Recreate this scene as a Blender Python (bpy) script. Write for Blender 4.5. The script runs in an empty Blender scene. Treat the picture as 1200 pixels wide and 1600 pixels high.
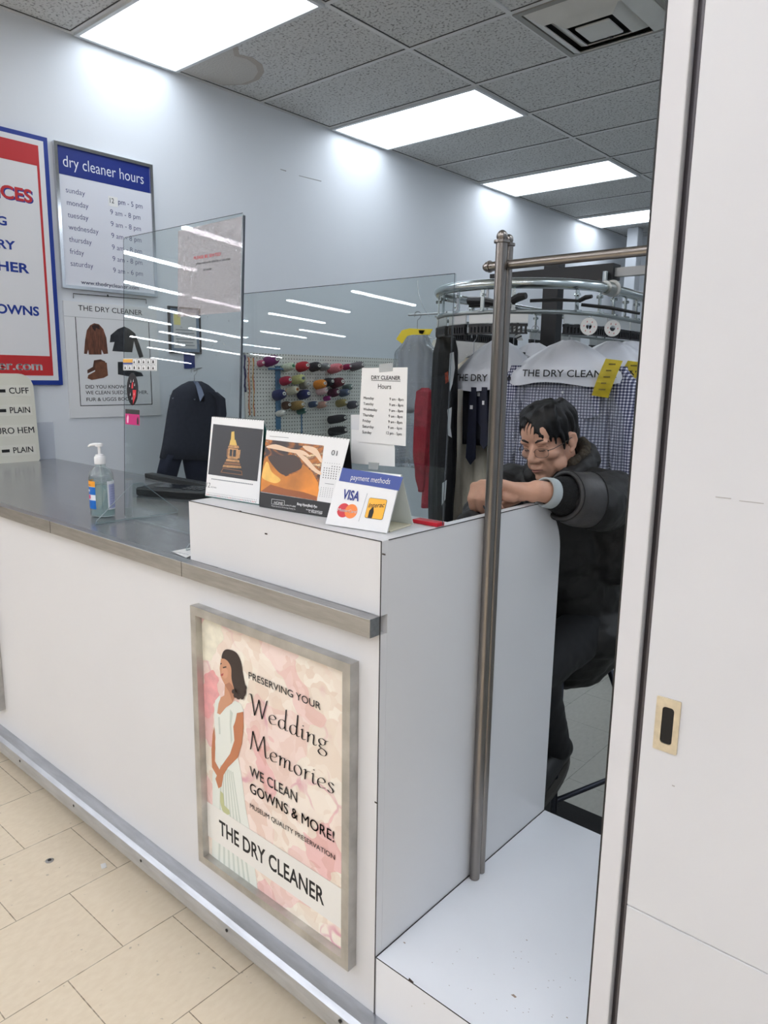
import bpy, bmesh, math, random
import numpy as np
from mathutils import Vector, Matrix, noise as mnoise
random.seed(7)
SC = bpy.context.scene
COL = SC.collection
# ------------------------------------------------------------------ camera
CF = 1138.584842685524
CR = np.array([[0.7530795, 0.6577466, 0.0155095], [0.1327995, -0.1288747, -0.9827287], [-0.6443877, 0.7421325, -0.1844013]])
CC = np.array([0.8991, -1.03035, 1.5233])
cam = bpy.data.cameras.new('camera'); camo = bpy.data.objects.new('camera', cam); COL.objects.link(camo)
cam.sensor_fit = 'HORIZONTAL'; cam.sensor_width = 36.0; cam.lens = CF / 1200 * 36.0; cam.clip_start = 0.02
m3 = np.stack([CR[0], -CR[1], -CR[2]], axis=1)
mw = Matrix.Identity(4)
for i in range(3):
    for j in range(3): mw[i][j] = float(m3[i, j])
    mw[i][3] = float(CC[i])
camo.matrix_world = mw
SC.camera = camo
# ------------------------------------------------------------------ world, exposure
wd = bpy.data.worlds.new('world'); SC.world = wd; wd.use_nodes = True
wd.node_tree.nodes['Background'].inputs[0].default_value = (0.98, 0.97, 1.0, 1)
wd.node_tree.nodes['Background'].inputs[1].default_value = 0.30
SC.view_settings.view_transform = 'Standard'; SC.view_settings.look = 'None'
SC.view_settings.exposure = 0.0; SC.view_settings.gamma = 1.0
SC.view_settings.use_curve_mapping = False
SC.cycles.use_denoising = True
SC.cycles.transparent_max_bounces = 24
SC.cycles.max_bounces = 8
BOOTH_LIGHT = 5.5      # radiance of the booth ceiling troffers
STORE_LIGHT = 35.5     # radiance of the store strip lights

# ------------------------------------------------------------------ dimensions (m)
zr, zc, zs, z0, L, D, W, Y0, Hc = 1.2088, 1.0576, .2905, .148, .640, .735, 2.9952, .9751, 3.202
T = .6096

def at(ax, val, u, v):
    """the point of the plane ax = val that the photo shows at pixel (u, v)"""
    d = CR.T @ np.array([(u - 600) / CF, (v - 800) / CF, 1.0]); i = 'xyz'.index(ax)
    t = (val - CC[i]) / d[i]
    return Vector((CC + t * d).tolist())
def atq(q, u, v):
    d = CR.T @ np.array([(u - 600) / CF, (v - 800) / CF, 1.0])
    return Vector((CC + q * d).tolist())
def lin(c):
    c = c / 255.0
    return c / 12.92 if c <= .04045 else ((c + .055) / 1.055) ** 2.4
def rgb(c): return (lin(c[0]), lin(c[1]), lin(c[2]), 1)

# ------------------------------------------------------------------ materials
MATS = {}
def mat(name, c, rough=.5, metal=0.0, var=0.0, vscale=8.0, bump=0.0, bscale=60.0, spec=None, emit=0, stretch=None, coat=0):
    if name in MATS: return MATS[name]
    m = bpy.data.materials.new(name); m.use_nodes = True; nt = m.node_tree
    b = nt.nodes['Principled BSDF']
    b.inputs['Base Color'].default_value = rgb(c); b.inputs['Roughness'].default_value = rough; b.inputs['Metallic'].default_value = metal
    if spec is not None: b.inputs['Specular IOR Level'].default_value = spec
    if coat: b.inputs['Coat Weight'].default_value = coat; b.inputs['Coat Roughness'].default_value = .05
    if var or bump:
        tc = nt.nodes.new('ShaderNodeTexCoord'); mp = nt.nodes.new('ShaderNodeMapping'); nt.links.new(tc.outputs['Object'], mp.inputs[0])
        if stretch: mp.inputs['Scale'].default_value = stretch
    if var:
        n = nt.nodes.new('ShaderNodeTexNoise'); n.inputs['Scale'].default_value = vscale; n.inputs['Detail'].default_value = 5
        nt.links.new(mp.outputs[0], n.inputs['Vector'])
        cr = nt.nodes.new('ShaderNodeValToRGB'); r = rgb(c)
        cr.color_ramp.elements[0].position = .3; cr.color_ramp.elements[1].position = .7
        cr.color_ramp.elements[0].color = tuple(max(0, x * (1 - var)) for x in r[:3]) + (1,)
        cr.color_ramp.elements[1].color = tuple(min(1, x * (1 + var)) for x in r[:3]) + (1,)
        nt.links.new(n.outputs['Fac'], cr.inputs[0]); nt.links.new(cr.outputs[0], b.inputs['Base Color'])
    if bump:
        n2 = nt.nodes.new('ShaderNodeTexNoise'); n2.inputs['Scale'].default_value = bscale; n2.inputs['Detail'].default_value = 4
        nt.links.new(mp.outputs[0], n2.inputs['Vector'])
        bp = nt.nodes.new('ShaderNodeBump'); bp.inputs['Strength'].default_value = bump; bp.inputs['Distance'].default_value = .01
        nt.links.new(n2.outputs['Fac'], bp.inputs['Height']); nt.links.new(bp.outputs[0], b.inputs['Normal'])
    MATS[name] = m
    return m
def clear(name, tint=(250, 252, 251), rough=0.0, ior=1.5, wrinkle=0, wscale=30, haze=0.0, hazecol=(235, 238, 240), gain=1.0):
    """clear sheet: transparent with fresnel reflection, optional milky haze and wrinkles"""
    if name in MATS: return MATS[name]
    m = bpy.data.materials.new(name); m.use_nodes = True; nt = m.node_tree; nt.nodes.clear()
    o = nt.nodes.new('ShaderNodeOutputMaterial'); mx = nt.nodes.new('ShaderNodeMixShader'); fr = nt.nodes.new('ShaderNodeLayerWeight')
    tr = nt.nodes.new('ShaderNodeBsdfTransparent'); gl = nt.nodes.new('ShaderNodeBsdfGlossy')
    tr.inputs[0].default_value = rgb(tint); gl.inputs['Roughness'].default_value = rough; f0 = ((ior - 1) / (ior + 1)) ** 2
    pw = nt.nodes.new('ShaderNodeMath'); pw.operation = 'POWER'; pw.inputs[1].default_value = 5; fr.inputs[0].default_value = .5; nt.links.new(fr.outputs['Facing'], pw.inputs[0])
    ma = nt.nodes.new('ShaderNodeMath'); ma.operation = 'MULTIPLY_ADD'; ma.inputs[1].default_value = 1 - f0; ma.inputs[2].default_value = f0; nt.links.new(pw.outputs[0], ma.inputs[0])
    fac = ma.outputs[0]
    if gain != 1.0:
        mu = nt.nodes.new('ShaderNodeMath'); mu.operation = 'MULTIPLY'; mu.inputs[1].default_value = gain; mu.use_clamp = True
        nt.links.new(fac, mu.inputs[0]); fac = mu.outputs[0]
    under = tr.outputs[0]
    if haze:
        df = nt.nodes.new('ShaderNodeBsdfDiffuse'); df.inputs[0].default_value = rgb(hazecol); m2 = nt.nodes.new('ShaderNodeMixShader')
        m2.inputs[0].default_value = haze; nt.links.new(under, m2.inputs[1]); nt.links.new(df.outputs[0], m2.inputs[2]); under = m2.outputs[0]
    nt.links.new(fac, mx.inputs[0]); nt.links.new(under, mx.inputs[1]); nt.links.new(gl.outputs[0], mx.inputs[2]); nt.links.new(mx.outputs[0], o.inputs[0])
    if wrinkle:
        tc = nt.nodes.new('ShaderNodeTexCoord'); n = nt.nodes.new('ShaderNodeTexNoise'); n.inputs['Scale'].default_value = wscale; n.inputs['Detail'].default_value = 3; n.inputs['Distortion'].default_value = 1.5
        nt.links.new(tc.outputs['Object'], n.inputs['Vector']); bp = nt.nodes.new('ShaderNodeBump'); bp.inputs['Strength'].default_value = wrinkle; bp.inputs['Distance'].default_value = .02
        nt.links.new(n.outputs['Fac'], bp.inputs['Height']); nt.links.new(bp.outputs[0], gl.inputs['Normal']); nt.links.new(bp.outputs[0], fr.inputs['Normal'])
    MATS[name] = m
    return m
def emissive(name, c, strength, tubes=None):
    m = bpy.data.materials.new(name); m.use_nodes = True; nt = m.node_tree; nt.nodes.clear()
    o = nt.nodes.new('ShaderNodeOutputMaterial'); e = nt.nodes.new('ShaderNodeEmission'); nt.links.new(e.outputs[0], o.inputs[0])
    e.inputs[0].default_value = rgb(c); e.inputs[1].default_value = strength
    if tubes:   # two lamps glowing through the diffuser
        tc = nt.nodes.new('ShaderNodeTexCoord'); sp = nt.nodes.new('ShaderNodeSeparateXYZ'); nt.links.new(tc.outputs['Object'], sp.inputs[0])
        ab = nt.nodes.new('ShaderNodeMath'); ab.operation = 'ABSOLUTE'; nt.links.new(sp.outputs[1], ab.inputs[0])
        su = nt.nodes.new('ShaderNodeMath'); su.operation = 'SUBTRACT'; su.inputs[1].default_value = tubes; nt.links.new(ab.outputs[0], su.inputs[0])
        a2 = nt.nodes.new('ShaderNodeMath'); a2.operation = 'ABSOLUTE'; nt.links.new(su.outputs[0], a2.inputs[0])
        mr = nt.nodes.new('ShaderNodeMapRange'); mr.inputs[1].default_value = 0; mr.inputs[2].default_value = .15; mr.inputs[3].default_value = strength * 1.25; mr.inputs[4].default_value = strength * .62
        nt.links.new(a2.outputs[0], mr.inputs[0]); nt.links.new(mr.outputs[0], e.inputs[1])
    MATS[name] = m
    return m

WHITE_LAM = mat('white_laminate', (221, 221, 222), .38, var=.015, vscale=3, spec=.4)
STEP_LAM = mat('step_laminate', (230, 232, 236), .35, var=.02, vscale=4)
EDGE = mat('black_edge_band', (32, 30, 30), .5)
STEEL = mat('brushed_steel', (172, 172, 172), .34, 1.0, var=.12, vscale=5, stretch=(3, 30, 30))
STEEL_D = mat('aged_steel', (192, 191, 188), .46, 1.0, var=.2, vscale=14)
CHROME = mat('chrome', (215, 217, 220), .12, 1.0)
GALV = mat('galvanized_tube', (188, 196, 196), .22, 1.0, var=.08, vscale=12)
ALU = mat('bumper_aluminium', (186, 190, 196), .38, .9, var=.12, vscale=9, stretch=(1, 6, 6))
POLE = mat('pole_nickel', (146, 140, 135), .28, 1.0)
BLACK = mat('black_plastic', (14, 14, 15), .4)
RUBBER = mat('black_rubber', (12, 12, 13), .7, bump=.4, bscale=300)
PAPER = mat('white_paper', (232, 232, 230), .7)
INK = mat('black_ink', (20, 20, 22), .6)
NAVY = mat('navy_ink', (44, 52, 110), .6)
BLUE = mat('sign_blue', (14, 48, 140), .45)
RED = mat('sign_red', (190, 38, 42), .45)
WPLAST = mat('white_plastic', (240, 241, 242), .3)
WALLM = mat('wall_paint', (222, 226, 231), .6, var=.012, vscale=2)
ACRYL = clear('clear_acrylic', (243, 247, 247), 0.0, 1.5, gain=.95)
ACEDGE = mat('acrylic_edge', (70, 76, 84), .15)
ACEDGE_L = mat('acrylic_edge_pale', (150, 160, 165), .15)

# ------------------------------------------------------------------ mesh helpers
class MB:
    def __init__(s): s.bm = bmesh.new()
    def box(s, lo, hi, bevel=0, seg=2):
        r = bmesh.ops.create_cube(s.bm, size=1.0); vs = r['verts']
        for v in vs:
            v.co = Vector([lo[i] + (v.co[i] + .5) * (hi[i] - lo[i]) for i in range(3)])
        if bevel:
            es = list({e for v in vs for e in v.link_edges})
            bmesh.ops.bevel(s.bm, geom=es, offset=bevel, segments=seg, affect='EDGES', profile=.5)
        return s
    def obox(s, c, size, M, bevel=0):
        """oriented box: centre c, full size, 3x3 axes M"""
        r = bmesh.ops.create_cube(s.bm, size=1.0); vs = r['verts']
        for v in vs: v.co = Vector(c) + M @ Vector((v.co[0] * size[0], v.co[1] * size[1], v.co[2] * size[2]))
        if bevel:
            es = list({e for v in vs for e in v.link_edges})
            bmesh.ops.bevel(s.bm, geom=es, offset=bevel, segments=2, affect='EDGES', profile=.5)
        return s
    def tube(s, pts, r, seg=10, closed=False, caps=True):
        pts = [Vector(p) for p in pts]; n = len(pts); rr = r if isinstance(r, (list, tuple)) else [r] * n
        rings = []; up = None
        for i, p in enumerate(pts):
            a = pts[(i - 1) % n] if (closed or i > 0) else p; b = pts[(i + 1) % n] if (closed or i < n - 1) else p
            t = (b - a).normalized()
            if up is None:
                up = t.orthogonal().normalized()
            else:
                up = (up - t * up.dot(t))
                up = up.normalized() if up.length > 1e-6 else t.orthogonal().normalized()
            w = t.cross(up)
            rings.append([s.bm.verts.new(p + (up * math.cos(2 * math.pi * k / seg) + w * math.sin(2 * math.pi * k / seg)) * rr[i]) for k in range(seg)])
        m = n if closed else n - 1
        for i in range(m):
            A, B = rings[i], rings[(i + 1) % n]
            for k in range(seg): s.bm.faces.new((A[k], A[(k + 1) % seg], B[(k + 1) % seg], B[k]))
        if caps and not closed:
            s.bm.faces.new(rings[0][::-1]); s.bm.faces.new(rings[-1])
        return s
    def cap(s, a, b, ra, rb=None, n=12):
        """tapered capsule"""
        a, b = Vector(a), Vector(b); rb = ra if rb is None else rb
        t = (b - a); Lh = t.length
        if Lh < 1e-6: return s.ell(a, (ra, ra, ra), n=n)
        t /= Lh; pts = []; rad = []
        for k in range(6):
            th = math.pi / 2 * (1 - k / 6); pts.append(a - t * ra * math.sin(th)); rad.append(max(ra * math.cos(th), ra * .02))
        for k in range(7):
            th = math.pi / 2 * (k / 6); pts.append(b + t * rb * math.sin(th)); rad.append(max(rb * math.cos(th), rb * .02))
        return s.tube(pts, rad, seg=n)
    def ell(s, c, r, M=None, n=16):
        g = bmesh.ops.create_uvsphere(s.bm, u_segments=n, v_segments=max(8, n // 2 + 2), radius=1.0)
        for v in g['verts']:
            q = Vector((v.co[0] * r[0], v.co[1] * r[1], v.co[2] * r[2])); v.co = Vector(c) + (M @ q if M else q)
        return s
    def lathe(s, prof, c, seg=28, sx=1.0, sy=1.0, M=None):
        """profile of (radius, height) about z at c"""
        rings = []
        for r, h in prof:
            rings.append([s.bm.verts.new(Vector(c) + ((M @ Vector((r * sx * math.cos(2 * math.pi * k / seg), r * sy * math.sin(2 * math.pi * k / seg), h))) if M else Vector((r * sx * math.cos(2 * math.pi * k / seg), r * sy * math.sin(2 * math.pi * k / seg), h)))) for k in range(seg)])
        for A, B in zip(rings, rings[1:]):
            for k in range(seg): s.bm.faces.new((A[k], A[(k + 1) % seg], B[(k + 1) % seg], B[k]))
        s.bm.faces.new(rings[0][::-1]); s.bm.faces.new(rings[-1])
        return s
    def prism(s, poly, F, d0, d1):
        """polygon in a frame's (u, v), extruded from depth d0 to d1 along its normal"""
        A = [s.bm.verts.new(F(u, v, d0)) for u, v in poly]; B = [s.bm.verts.new(F(u, v, d1)) for u, v in poly]
        n = len(poly)
        s.bm.faces.new(A[::-1]); s.bm.faces.new(B)
        for k in range(n): s.bm.faces.new((A[k], A[(k + 1) % n], B[(k + 1) % n], B[k]))
        return s
    def loft(s, rings, closed=True, caps=True):
        R = [[s.bm.verts.new(p) for p in r] for r in rings]; n = len(R[0])
        for A, B in zip(R, R[1:]):
            for k in range(n if closed else n - 1): s.bm.faces.new((A[k], A[(k + 1) % n], B[(k + 1) % n], B[k]))
        if caps and closed: s.bm.faces.new(R[0][::-1]); s.bm.faces.new(R[-1])
        return s
ORIG = {}
def worldloc(o):
    v = Vector((0, 0, 0))
    while o is not None: v = v + o.location; o = o.parent
    return v
def obj(name, mb, m=None, parent=None, smooth=False, angle=None, loc=None):
    bm = mb.bm if isinstance(mb, MB) else None
    if bm is not None:
        bmesh.ops.recalc_face_normals(bm, faces=bm.faces[:])
        me = bpy.data.meshes.new(name); bm.to_mesh(me); bm.free()
    else: me = mb
    o = bpy.data.objects.new(name, me); COL.objects.link(o)
    if m: me.materials.clear(); me.materials.append(m)
    base = worldloc(parent) if parent else Vector((0, 0, 0))
    l = Vector(loc) if loc is not None else base
    me.transform(Matrix.Translation(-l)); o.location = l - base
    if parent: o.parent = parent
    if smooth:
        for p in me.polygons: p.use_smooth = True
        if angle: me.set_sharp_from_angle(angle=math.radians(angle))
    return o
def tag(o, label, cat, group=None, kind=None):
    o['label'] = label; o['category'] = cat
    if group: o['group'] = group
    if kind: o['kind'] = kind
    return o
def thing(name, loc, label, cat, group=None):
    o = bpy.data.objects.new(name, None); COL.objects.link(o); o.location = loc; o.empty_display_size = .05
    return tag(o, label, cat, group)
def structure(o): o['kind'] = 'structure'; return o
def lean_frame(y0, k, zr0):
    """a sheet facing the shop that leans back by k per metre of height"""
    return lambda u, v, d=0.0: Vector((u, y0 + k * (v - zr0) - d, v))
def lean_hit(y0, k, zr0):
    def h(u, v):
        d = CR.T @ np.array([(u - 600) / CF, (v - 800) / CF, 1.0]); n = np.array([0, 1, -k])
        p = CC + d * (np.dot(np.array([0, y0, zr0]) - CC, n) / np.dot(d, n)); return (float(p[0]), float(p[2]))
    return h
def frame(O, U, V, N=None):
    O, U, V = Vector(O), Vector(U).normalized(), Vector(V).normalized(); N = Vector(N).normalized() if N else U.cross(V)
    return lambda u, v, d=0.0: O + U * u + V * v + N * d
FW = frame((-W, 0, 0), (0, 1, 0), (0, 0, 1), (1, 0, 0))     # the left wall: u = y, v = z
FF = frame((0, 0, 0), (1, 0, 0), (0, 0, 1), (0, -1, 0))     # the counter front: u = x, v = z
def rect(u0, v0, u1, v1): return [(u0, v0), (u1, v0), (u1, v1), (u0, v1)]
def rrect(u0, v0, u1, v1, r, n=5):
    out = []
    for cx, cy, a in ((u1 - r, v0 + r, -90), (u1 - r, v1 - r, 0), (u0 + r, v1 - r, 90), (u0 + r, v0 + r, 180)):
        for k in range(n + 1):
            t = math.radians(a + 90 * k / n); out.append((cx + r * math.cos(t), cy + r * math.sin(t)))
    return out
def plate(name, poly, F, d0, d1, m, parent=None, loc=None): return obj(name, MB().prism(poly, F, d0, d1), m, parent, loc=loc)
def ring_frame(name, u0, v0, u1, v1, w, F, d0, d1, m, parent, bevel=0):
    """mitred rectangular frame"""
    mb = MB(); o = [(u0, v0), (u1, v0), (u1, v1), (u0, v1)]; i = [(u0 + w, v0 + w), (u1 - w, v0 + w), (u1 - w, v1 - w), (u0 + w, v1 - w)]
    for k in range(4):
        mb.prism([o[k], o[(k + 1) % 4], i[(k + 1) % 4], i[k]], F, d0, d1)
    return obj(name, mb, m, parent)
_capH = {}
def text_mesh(s, bold=0.0, shear=0.0, font=None, spacing=1.0):
    cu = bpy.data.curves.new('txt', 'FONT'); cu.body = s; cu.size = 1.0; cu.offset = bold; cu.shear = shear; cu.space_character = spacing; cu.resolution_u = 4
    o = bpy.data.objects.new('txt', cu); COL.objects.link(o)
    dg = bpy.context.evaluated_depsgraph_get(); me = bpy.data.meshes.new_from_object(o.evaluated_get(dg))
    bpy.data.objects.remove(o); bpy.data.curves.remove(cu)
    return me
def cap_height(bold):
    k = round(bold, 4)
    if k not in _capH:
        me = text_mesh('H', bold); ys = [v.co.y for v in me.vertices]; _capH[k] = (min(ys), max(ys)); bpy.data.meshes.remove(me)
    return _capH[k]
def lettering(name, s, F, u0, u1, v, h, m, parent, d=.001, bold=0.0, shear=0.0, v1=None, spacing=1.0, mapper=None):
    """text whose ink runs u0..u1, baseline v (to v1 at the right), capital height h"""
    strike = 0
    if bold > 0 and ('M' in s or 'm' in s): strike = bold * 1.6; bold = 0.0
    me = text_mesh(s, bold, shear, spacing=spacing); c0, c1 = cap_height(bold)
    if strike:
        bm = bmesh.new(); bm.from_mesh(me); g_ = bmesh.ops.duplicate(bm, geom=bm.verts[:] + bm.edges[:] + bm.faces[:])
        for e_ in g_['geom']:
            if isinstance(e_, bmesh.types.BMVert): e_.co.x += strike
        bm.to_mesh(me); bm.free()
    xs = [p.co.x for p in me.vertices]; x0, x1 = min(xs), max(xs); v1 = v if v1 is None else v1
    for p in me.vertices:
        t = (p.co.x - x0) / (x1 - x0); u = u0 + t * (u1 - u0); vv = v + t * (v1 - v) + (p.co.y - c0) / (c1 - c0) * h
        p.co = mapper(u, vv) if mapper else F(u, vv, d)
    return obj(name, me, m, parent)
def catmull(pts, n=8, closed=False):
    P = [Vector((p[0], p[1], p[2] if len(p) > 2 else 0)) for p in pts]; out = []; k = len(P)
    for i in range(k if closed else k - 1):
        p0 = P[(i - 1) % k] if (closed or i > 0) else P[i]; p1 = P[i]; p2 = P[(i + 1) % k]; p3 = P[(i + 2) % k] if (closed or i < k - 2) else p2
        for j in range(n):
            t = j / n
            out.append(.5 * ((2 * p1) + (p2 - p0) * t + (2 * p0 - 5 * p1 + 4 * p2 - p3) * t * t + (3 * p1 - p0 - 3 * p2 + p3) * t ** 3))
    if not closed: out.append(P[-1])
    return out
def fuse(name, mb, voxel, m, parent, smooth=6, fac=.5, disp=None):
    """closed shapes run together into one continuous skin"""
    bm = mb.bm; bmesh.ops.recalc_face_normals(bm, faces=bm.faces[:])
    me = bpy.data.meshes.new('t'); bm.to_mesh(me); bm.free()
    o = bpy.data.objects.new('t', me); COL.objects.link(o)
    r = o.modifiers.new('r', 'REMESH'); r.mode = 'VOXEL'; r.voxel_size = voxel; r.use_smooth_shade = True
    if smooth:
        s = o.modifiers.new('s', 'SMOOTH'); s.factor = fac; s.iterations = smooth
    dg = bpy.context.evaluated_depsgraph_get(); me2 = bpy.data.meshes.new_from_object(o.evaluated_get(dg))
    bpy.data.objects.remove(o); bpy.data.meshes.remove(me)
    me2.name = name
    if disp:
        me2.calc_loop_triangles() if False else None
        ns = [v.normal.copy() for v in me2.vertices]
        for v, nn in zip(me2.vertices, ns): v.co = v.co + nn * disp(v.co)
    out = obj(name, me2, m, parent, smooth=True)
    return out

# ================================================================== STRUCTURE
def tile_mat(name, ca, cb, mortar, dx, dy, msize=.0016, rough=.4):
    m = bpy.data.materials.new(name); m.use_nodes = True; nt = m.node_tree; b = nt.nodes['Principled BSDF']
    tc = nt.nodes.new('ShaderNodeTexCoord'); sp = nt.nodes.new('ShaderNodeSeparateXYZ'); cb_ = nt.nodes.new('ShaderNodeCombineXYZ')
    nt.links.new(tc.outputs['Object'], sp.inputs[0])
    ax = nt.nodes.new('ShaderNodeMath'); ax.inputs[1].default_value = dx; nt.links.new(sp.outputs[0], ax.inputs[0])
    ay = nt.nodes.new('ShaderNodeMath'); ay.inputs[1].default_value = dy; nt.links.new(sp.outputs[1], ay.inputs[0])
    nt.links.new(ay.outputs[0], cb_.inputs[0]); nt.links.new(ax.outputs[0], cb_.inputs[1])
    br = nt.nodes.new('ShaderNodeTexBrick'); br.offset = .5; br.offset_frequency = 2; br.squash = 1.0
    br.inputs['Scale'].default_value = 1; br.inputs['Mortar Size'].default_value = msize; br.inputs['Mortar Smooth'].default_value = .3
    br.inputs['Brick Width'].default_value = .3048; br.inputs['Row Height'].default_value = .3048; br.inputs['Bias'].default_value = 0
    br.inputs['Color1'].default_value = rgb(ca); br.inputs['Color2'].default_value = rgb(tuple(x * .97 for x in ca)); br.inputs['Mortar'].default_value = rgb(mortar)
    nt.links.new(cb_.outputs[0], br.inputs['Vector'])
    n = nt.nodes.new('ShaderNodeTexNoise'); n.inputs['Scale'].default_value = 70; n.inputs['Detail'].default_value = 3
    mp = nt.nodes.new('ShaderNodeMapping'); mp.inputs['Scale'].default_value = (1, .45, 1); mp.inputs['Rotation'].default_value = (0, 0, .5)
    nt.links.new(tc.outputs['Object'], mp.inputs[0]); nt.links.new(mp.outputs[0], n.inputs['Vector'])
    cr = nt.nodes.new('ShaderNodeValToRGB'); cr.color_ramp.elements[0].position = .36; cr.color_ramp.elements[1].position = .66
    cr.color_ramp.elements[0].color = (.0, .0, .0, 1); cr.color_ramp.elements[1].color = (1, 1, 1, 1); nt.links.new(n.outputs['Fac'], cr.inputs[0])
    mx = nt.nodes.new('ShaderNodeMix'); mx.data_type = 'RGBA'; mx.blend_type = 'MIX'
    m0 = nt.nodes.new('ShaderNodeMath'); m0.operation = 'MULTIPLY'; m0.inputs[1].default_value = .35; nt.links.new(cr.outputs[0], m0.inputs[0])
    nt.links.new(m0.outputs[0], mx.inputs[0]); nt.links.new(br.outputs['Color'], mx.inputs[6]); mx.inputs[7].default_value = rgb(cb)
    # dark flecks
    n2 = nt.nodes.new('ShaderNodeTexNoise'); n2.inputs['Scale'].default_value = 55; n2.inputs['Detail'].default_value = 2; nt.links.new(tc.outputs['Object'], n2.inputs['Vector'])
    c2 = nt.nodes.new('ShaderNodeValToRGB'); c2.color_ramp.elements[0].position = .70; c2.color_ramp.elements[1].position = .76; nt.links.new(n2.outputs['Fac'], c2.inputs[0])
    m3_ = nt.nodes.new('ShaderNodeMath'); m3_.operation = 'MULTIPLY'; m3_.inputs[1].default_value = .45; nt.links.new(c2.outputs[0], m3_.inputs[0])
    mx2 = nt.nodes.new('ShaderNodeMix'); mx2.data_type = 'RGBA'; nt.links.new(m3_.outputs[0], mx2.inputs[0]); nt.links.new(mx.outputs[2], mx2.inputs[6]); mx2.inputs[7].default_value = rgb(tuple(x * .55 for x in ca))
    nt.links.new(mx2.outputs[2], b.inputs['Base Color']); b.inputs['Roughness'].default_value = rough
    return m
FLOOR_A = tile_mat('store_floor_tile', (228, 213, 188), (240, 228, 206), (128, 112, 88), .740, .034 + .1524)
FLOOR_B = tile_mat('booth_floor_tile', (176, 175, 165), (192, 191, 182), (120, 118, 108), .55, .12)
def quad(name, pts, m):
    bm = bmesh.new(); bm.faces.new([bm.verts.new(p) for p in pts]); me = bpy.data.meshes.new(name); bm.to_mesh(me); bm.free()
    return obj(name, me, m)
structure(obj('floor', MB().box((-82, -54, -.05), (8, .10, 0)), FLOOR_A))
structure(obj('floor_booth', MB().box((-W - .1, .10, -.05), (2.2, 7.9, 0)), FLOOR_B))
structure(obj('wall_left', MB().box((-W - .12, 0, 0), (-W, 7.9, Hc + .3)), WALLM))
structure(obj('wall_back', MB().box((-W - .12, 7.9, 0), (2.2, 8.0, Hc + .3)), WALLM))
structure(obj('wall_right', MB().box((2.0, .05, 0), (2.12, 7.9, Hc + .3)), WALLM))
structure(obj('wall_header', MB().box((-W - .12, -.02, Hc), (2.12, .06, Hc + .9)), WALLM))
structure(obj('ceiling_store', MB().box((-82, -54, 4.10), (8, -.02, 4.16)), mat('store_ceiling', (226, 227, 228), .8)))
# wall scuffs
sc_ = MB()
for (a, b) in (((438, 265), (447, 268)), ((467, 275), (502, 284))):
    p, q = at('x', -W, *a), at('x', -W, *b)
    sc_.prism([(p.y, p.z), (q.y, q.z), (q.y, q.z + .006), (p.y, p.z + .004)], FW, 0, .0006)
obj('wall_scuff', sc_, mat('scuff', (150, 150, 150), .7), bpy.data.objects['wall_left'])
# ceiling: lay-in tiles, T-bar grid
def ceil_mat():
    m = mat('ceiling_tile', (206, 207, 206), .9); nt = m.node_tree; b = nt.nodes['Principled BSDF']
    tc = nt.nodes.new('ShaderNodeTexCoord'); n = nt.nodes.new('ShaderNodeTexNoise'); n.inputs['Scale'].default_value = 75; n.inputs['Detail'].default_value = 4
    nt.links.new(tc.outputs['Object'], n.inputs['Vector']); cr = nt.nodes.new('ShaderNodeValToRGB')
    cr.color_ramp.elements[0].position = .34; cr.color_ramp.elements[0].color = rgb((140, 140, 139)); cr.color_ramp.elements[1].position = .46; cr.color_ramp.elements[1].color = rgb((206, 207, 206))
    nt.links.new(n.outputs['Fac'], cr.inputs[0]); nt.links.new(cr.outputs[0], b.inputs['Base Color'])
    bp = nt.nodes.new('ShaderNodeBump'); bp.inputs['Strength'].default_value = .5; bp.inputs['Distance'].default_value = .01; nt.links.new(cr.outputs[0], bp.inputs['Height']); nt.links.new(bp.outputs[0], b.inputs['Normal'])
    return m
CEILM = ceil_mat()
ceiling = structure(obj('ceiling', MB().box((-W, .06, Hc), (2.0, 7.9, Hc + .04)), CEILM))
GRIDM = mat('ceiling_grid_bar', (214, 215, 215), .5)
GRIDD = mat('ceiling_grid_gap', (62, 62, 62), .8)
g = MB(); gd = MB()
xl = [-W + .012, -W + 2 * T, -W + 4 * T, -W + 6 * T, -W + 8 * T]
for x in xl: g.box((x - .012, .06, Hc - .006), (x + .012, 7.9, Hc + .001)); gd.box((x + .012, .06, Hc - .003), (x + .016, 7.9, Hc + .001))
for k in range(-1, 12):
    y = Y0 + k * T
    g.box((-W, y - .012, Hc - .0055), (2.0, y + .012, Hc + .001)); gd.box((-W, y - .016, Hc - .003), (2.0, y - .012, Hc + .001))
g.box((-W + 3 * T - .012, .06, Hc - .0058), (-W + 3 * T + .012, Y0 + 3 * T, Hc + .001))
obj('ceiling_grid', g, GRIDM, ceiling); obj('ceiling_grid_gap', gd, GRIDD, ceiling)
FC = frame((0, 0, Hc), (1, 0, 0), (0, 1, 0), (0, 0, -1))
st = [(272, 113), (300, 92), (330, 78), (370, 67), (374, 85), (395, 90), (410, 101), (413, 112), (405, 124), (385, 132), (350, 133), (318, 124)]
sp_ = []
for u, v in st:
    p = at('z', Hc, u, v); sp_.append((p.x, p.y))
plate('water_stain', sp_, FC, 0, .0012, mat('water_stain', (176, 168, 160), .9, bump=.4, bscale=75), ceiling)
plate('water_stain', [(sp_[i][0] * .93 + sp_[0][0] * .07, sp_[i][1] * .93 + sp_[0][1] * .07) for i in range(len(sp_))], FC, 0, .0018, mat('water_stain_pale', (192, 189, 184), .9, bump=.4, bscale=75), ceiling)

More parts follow.
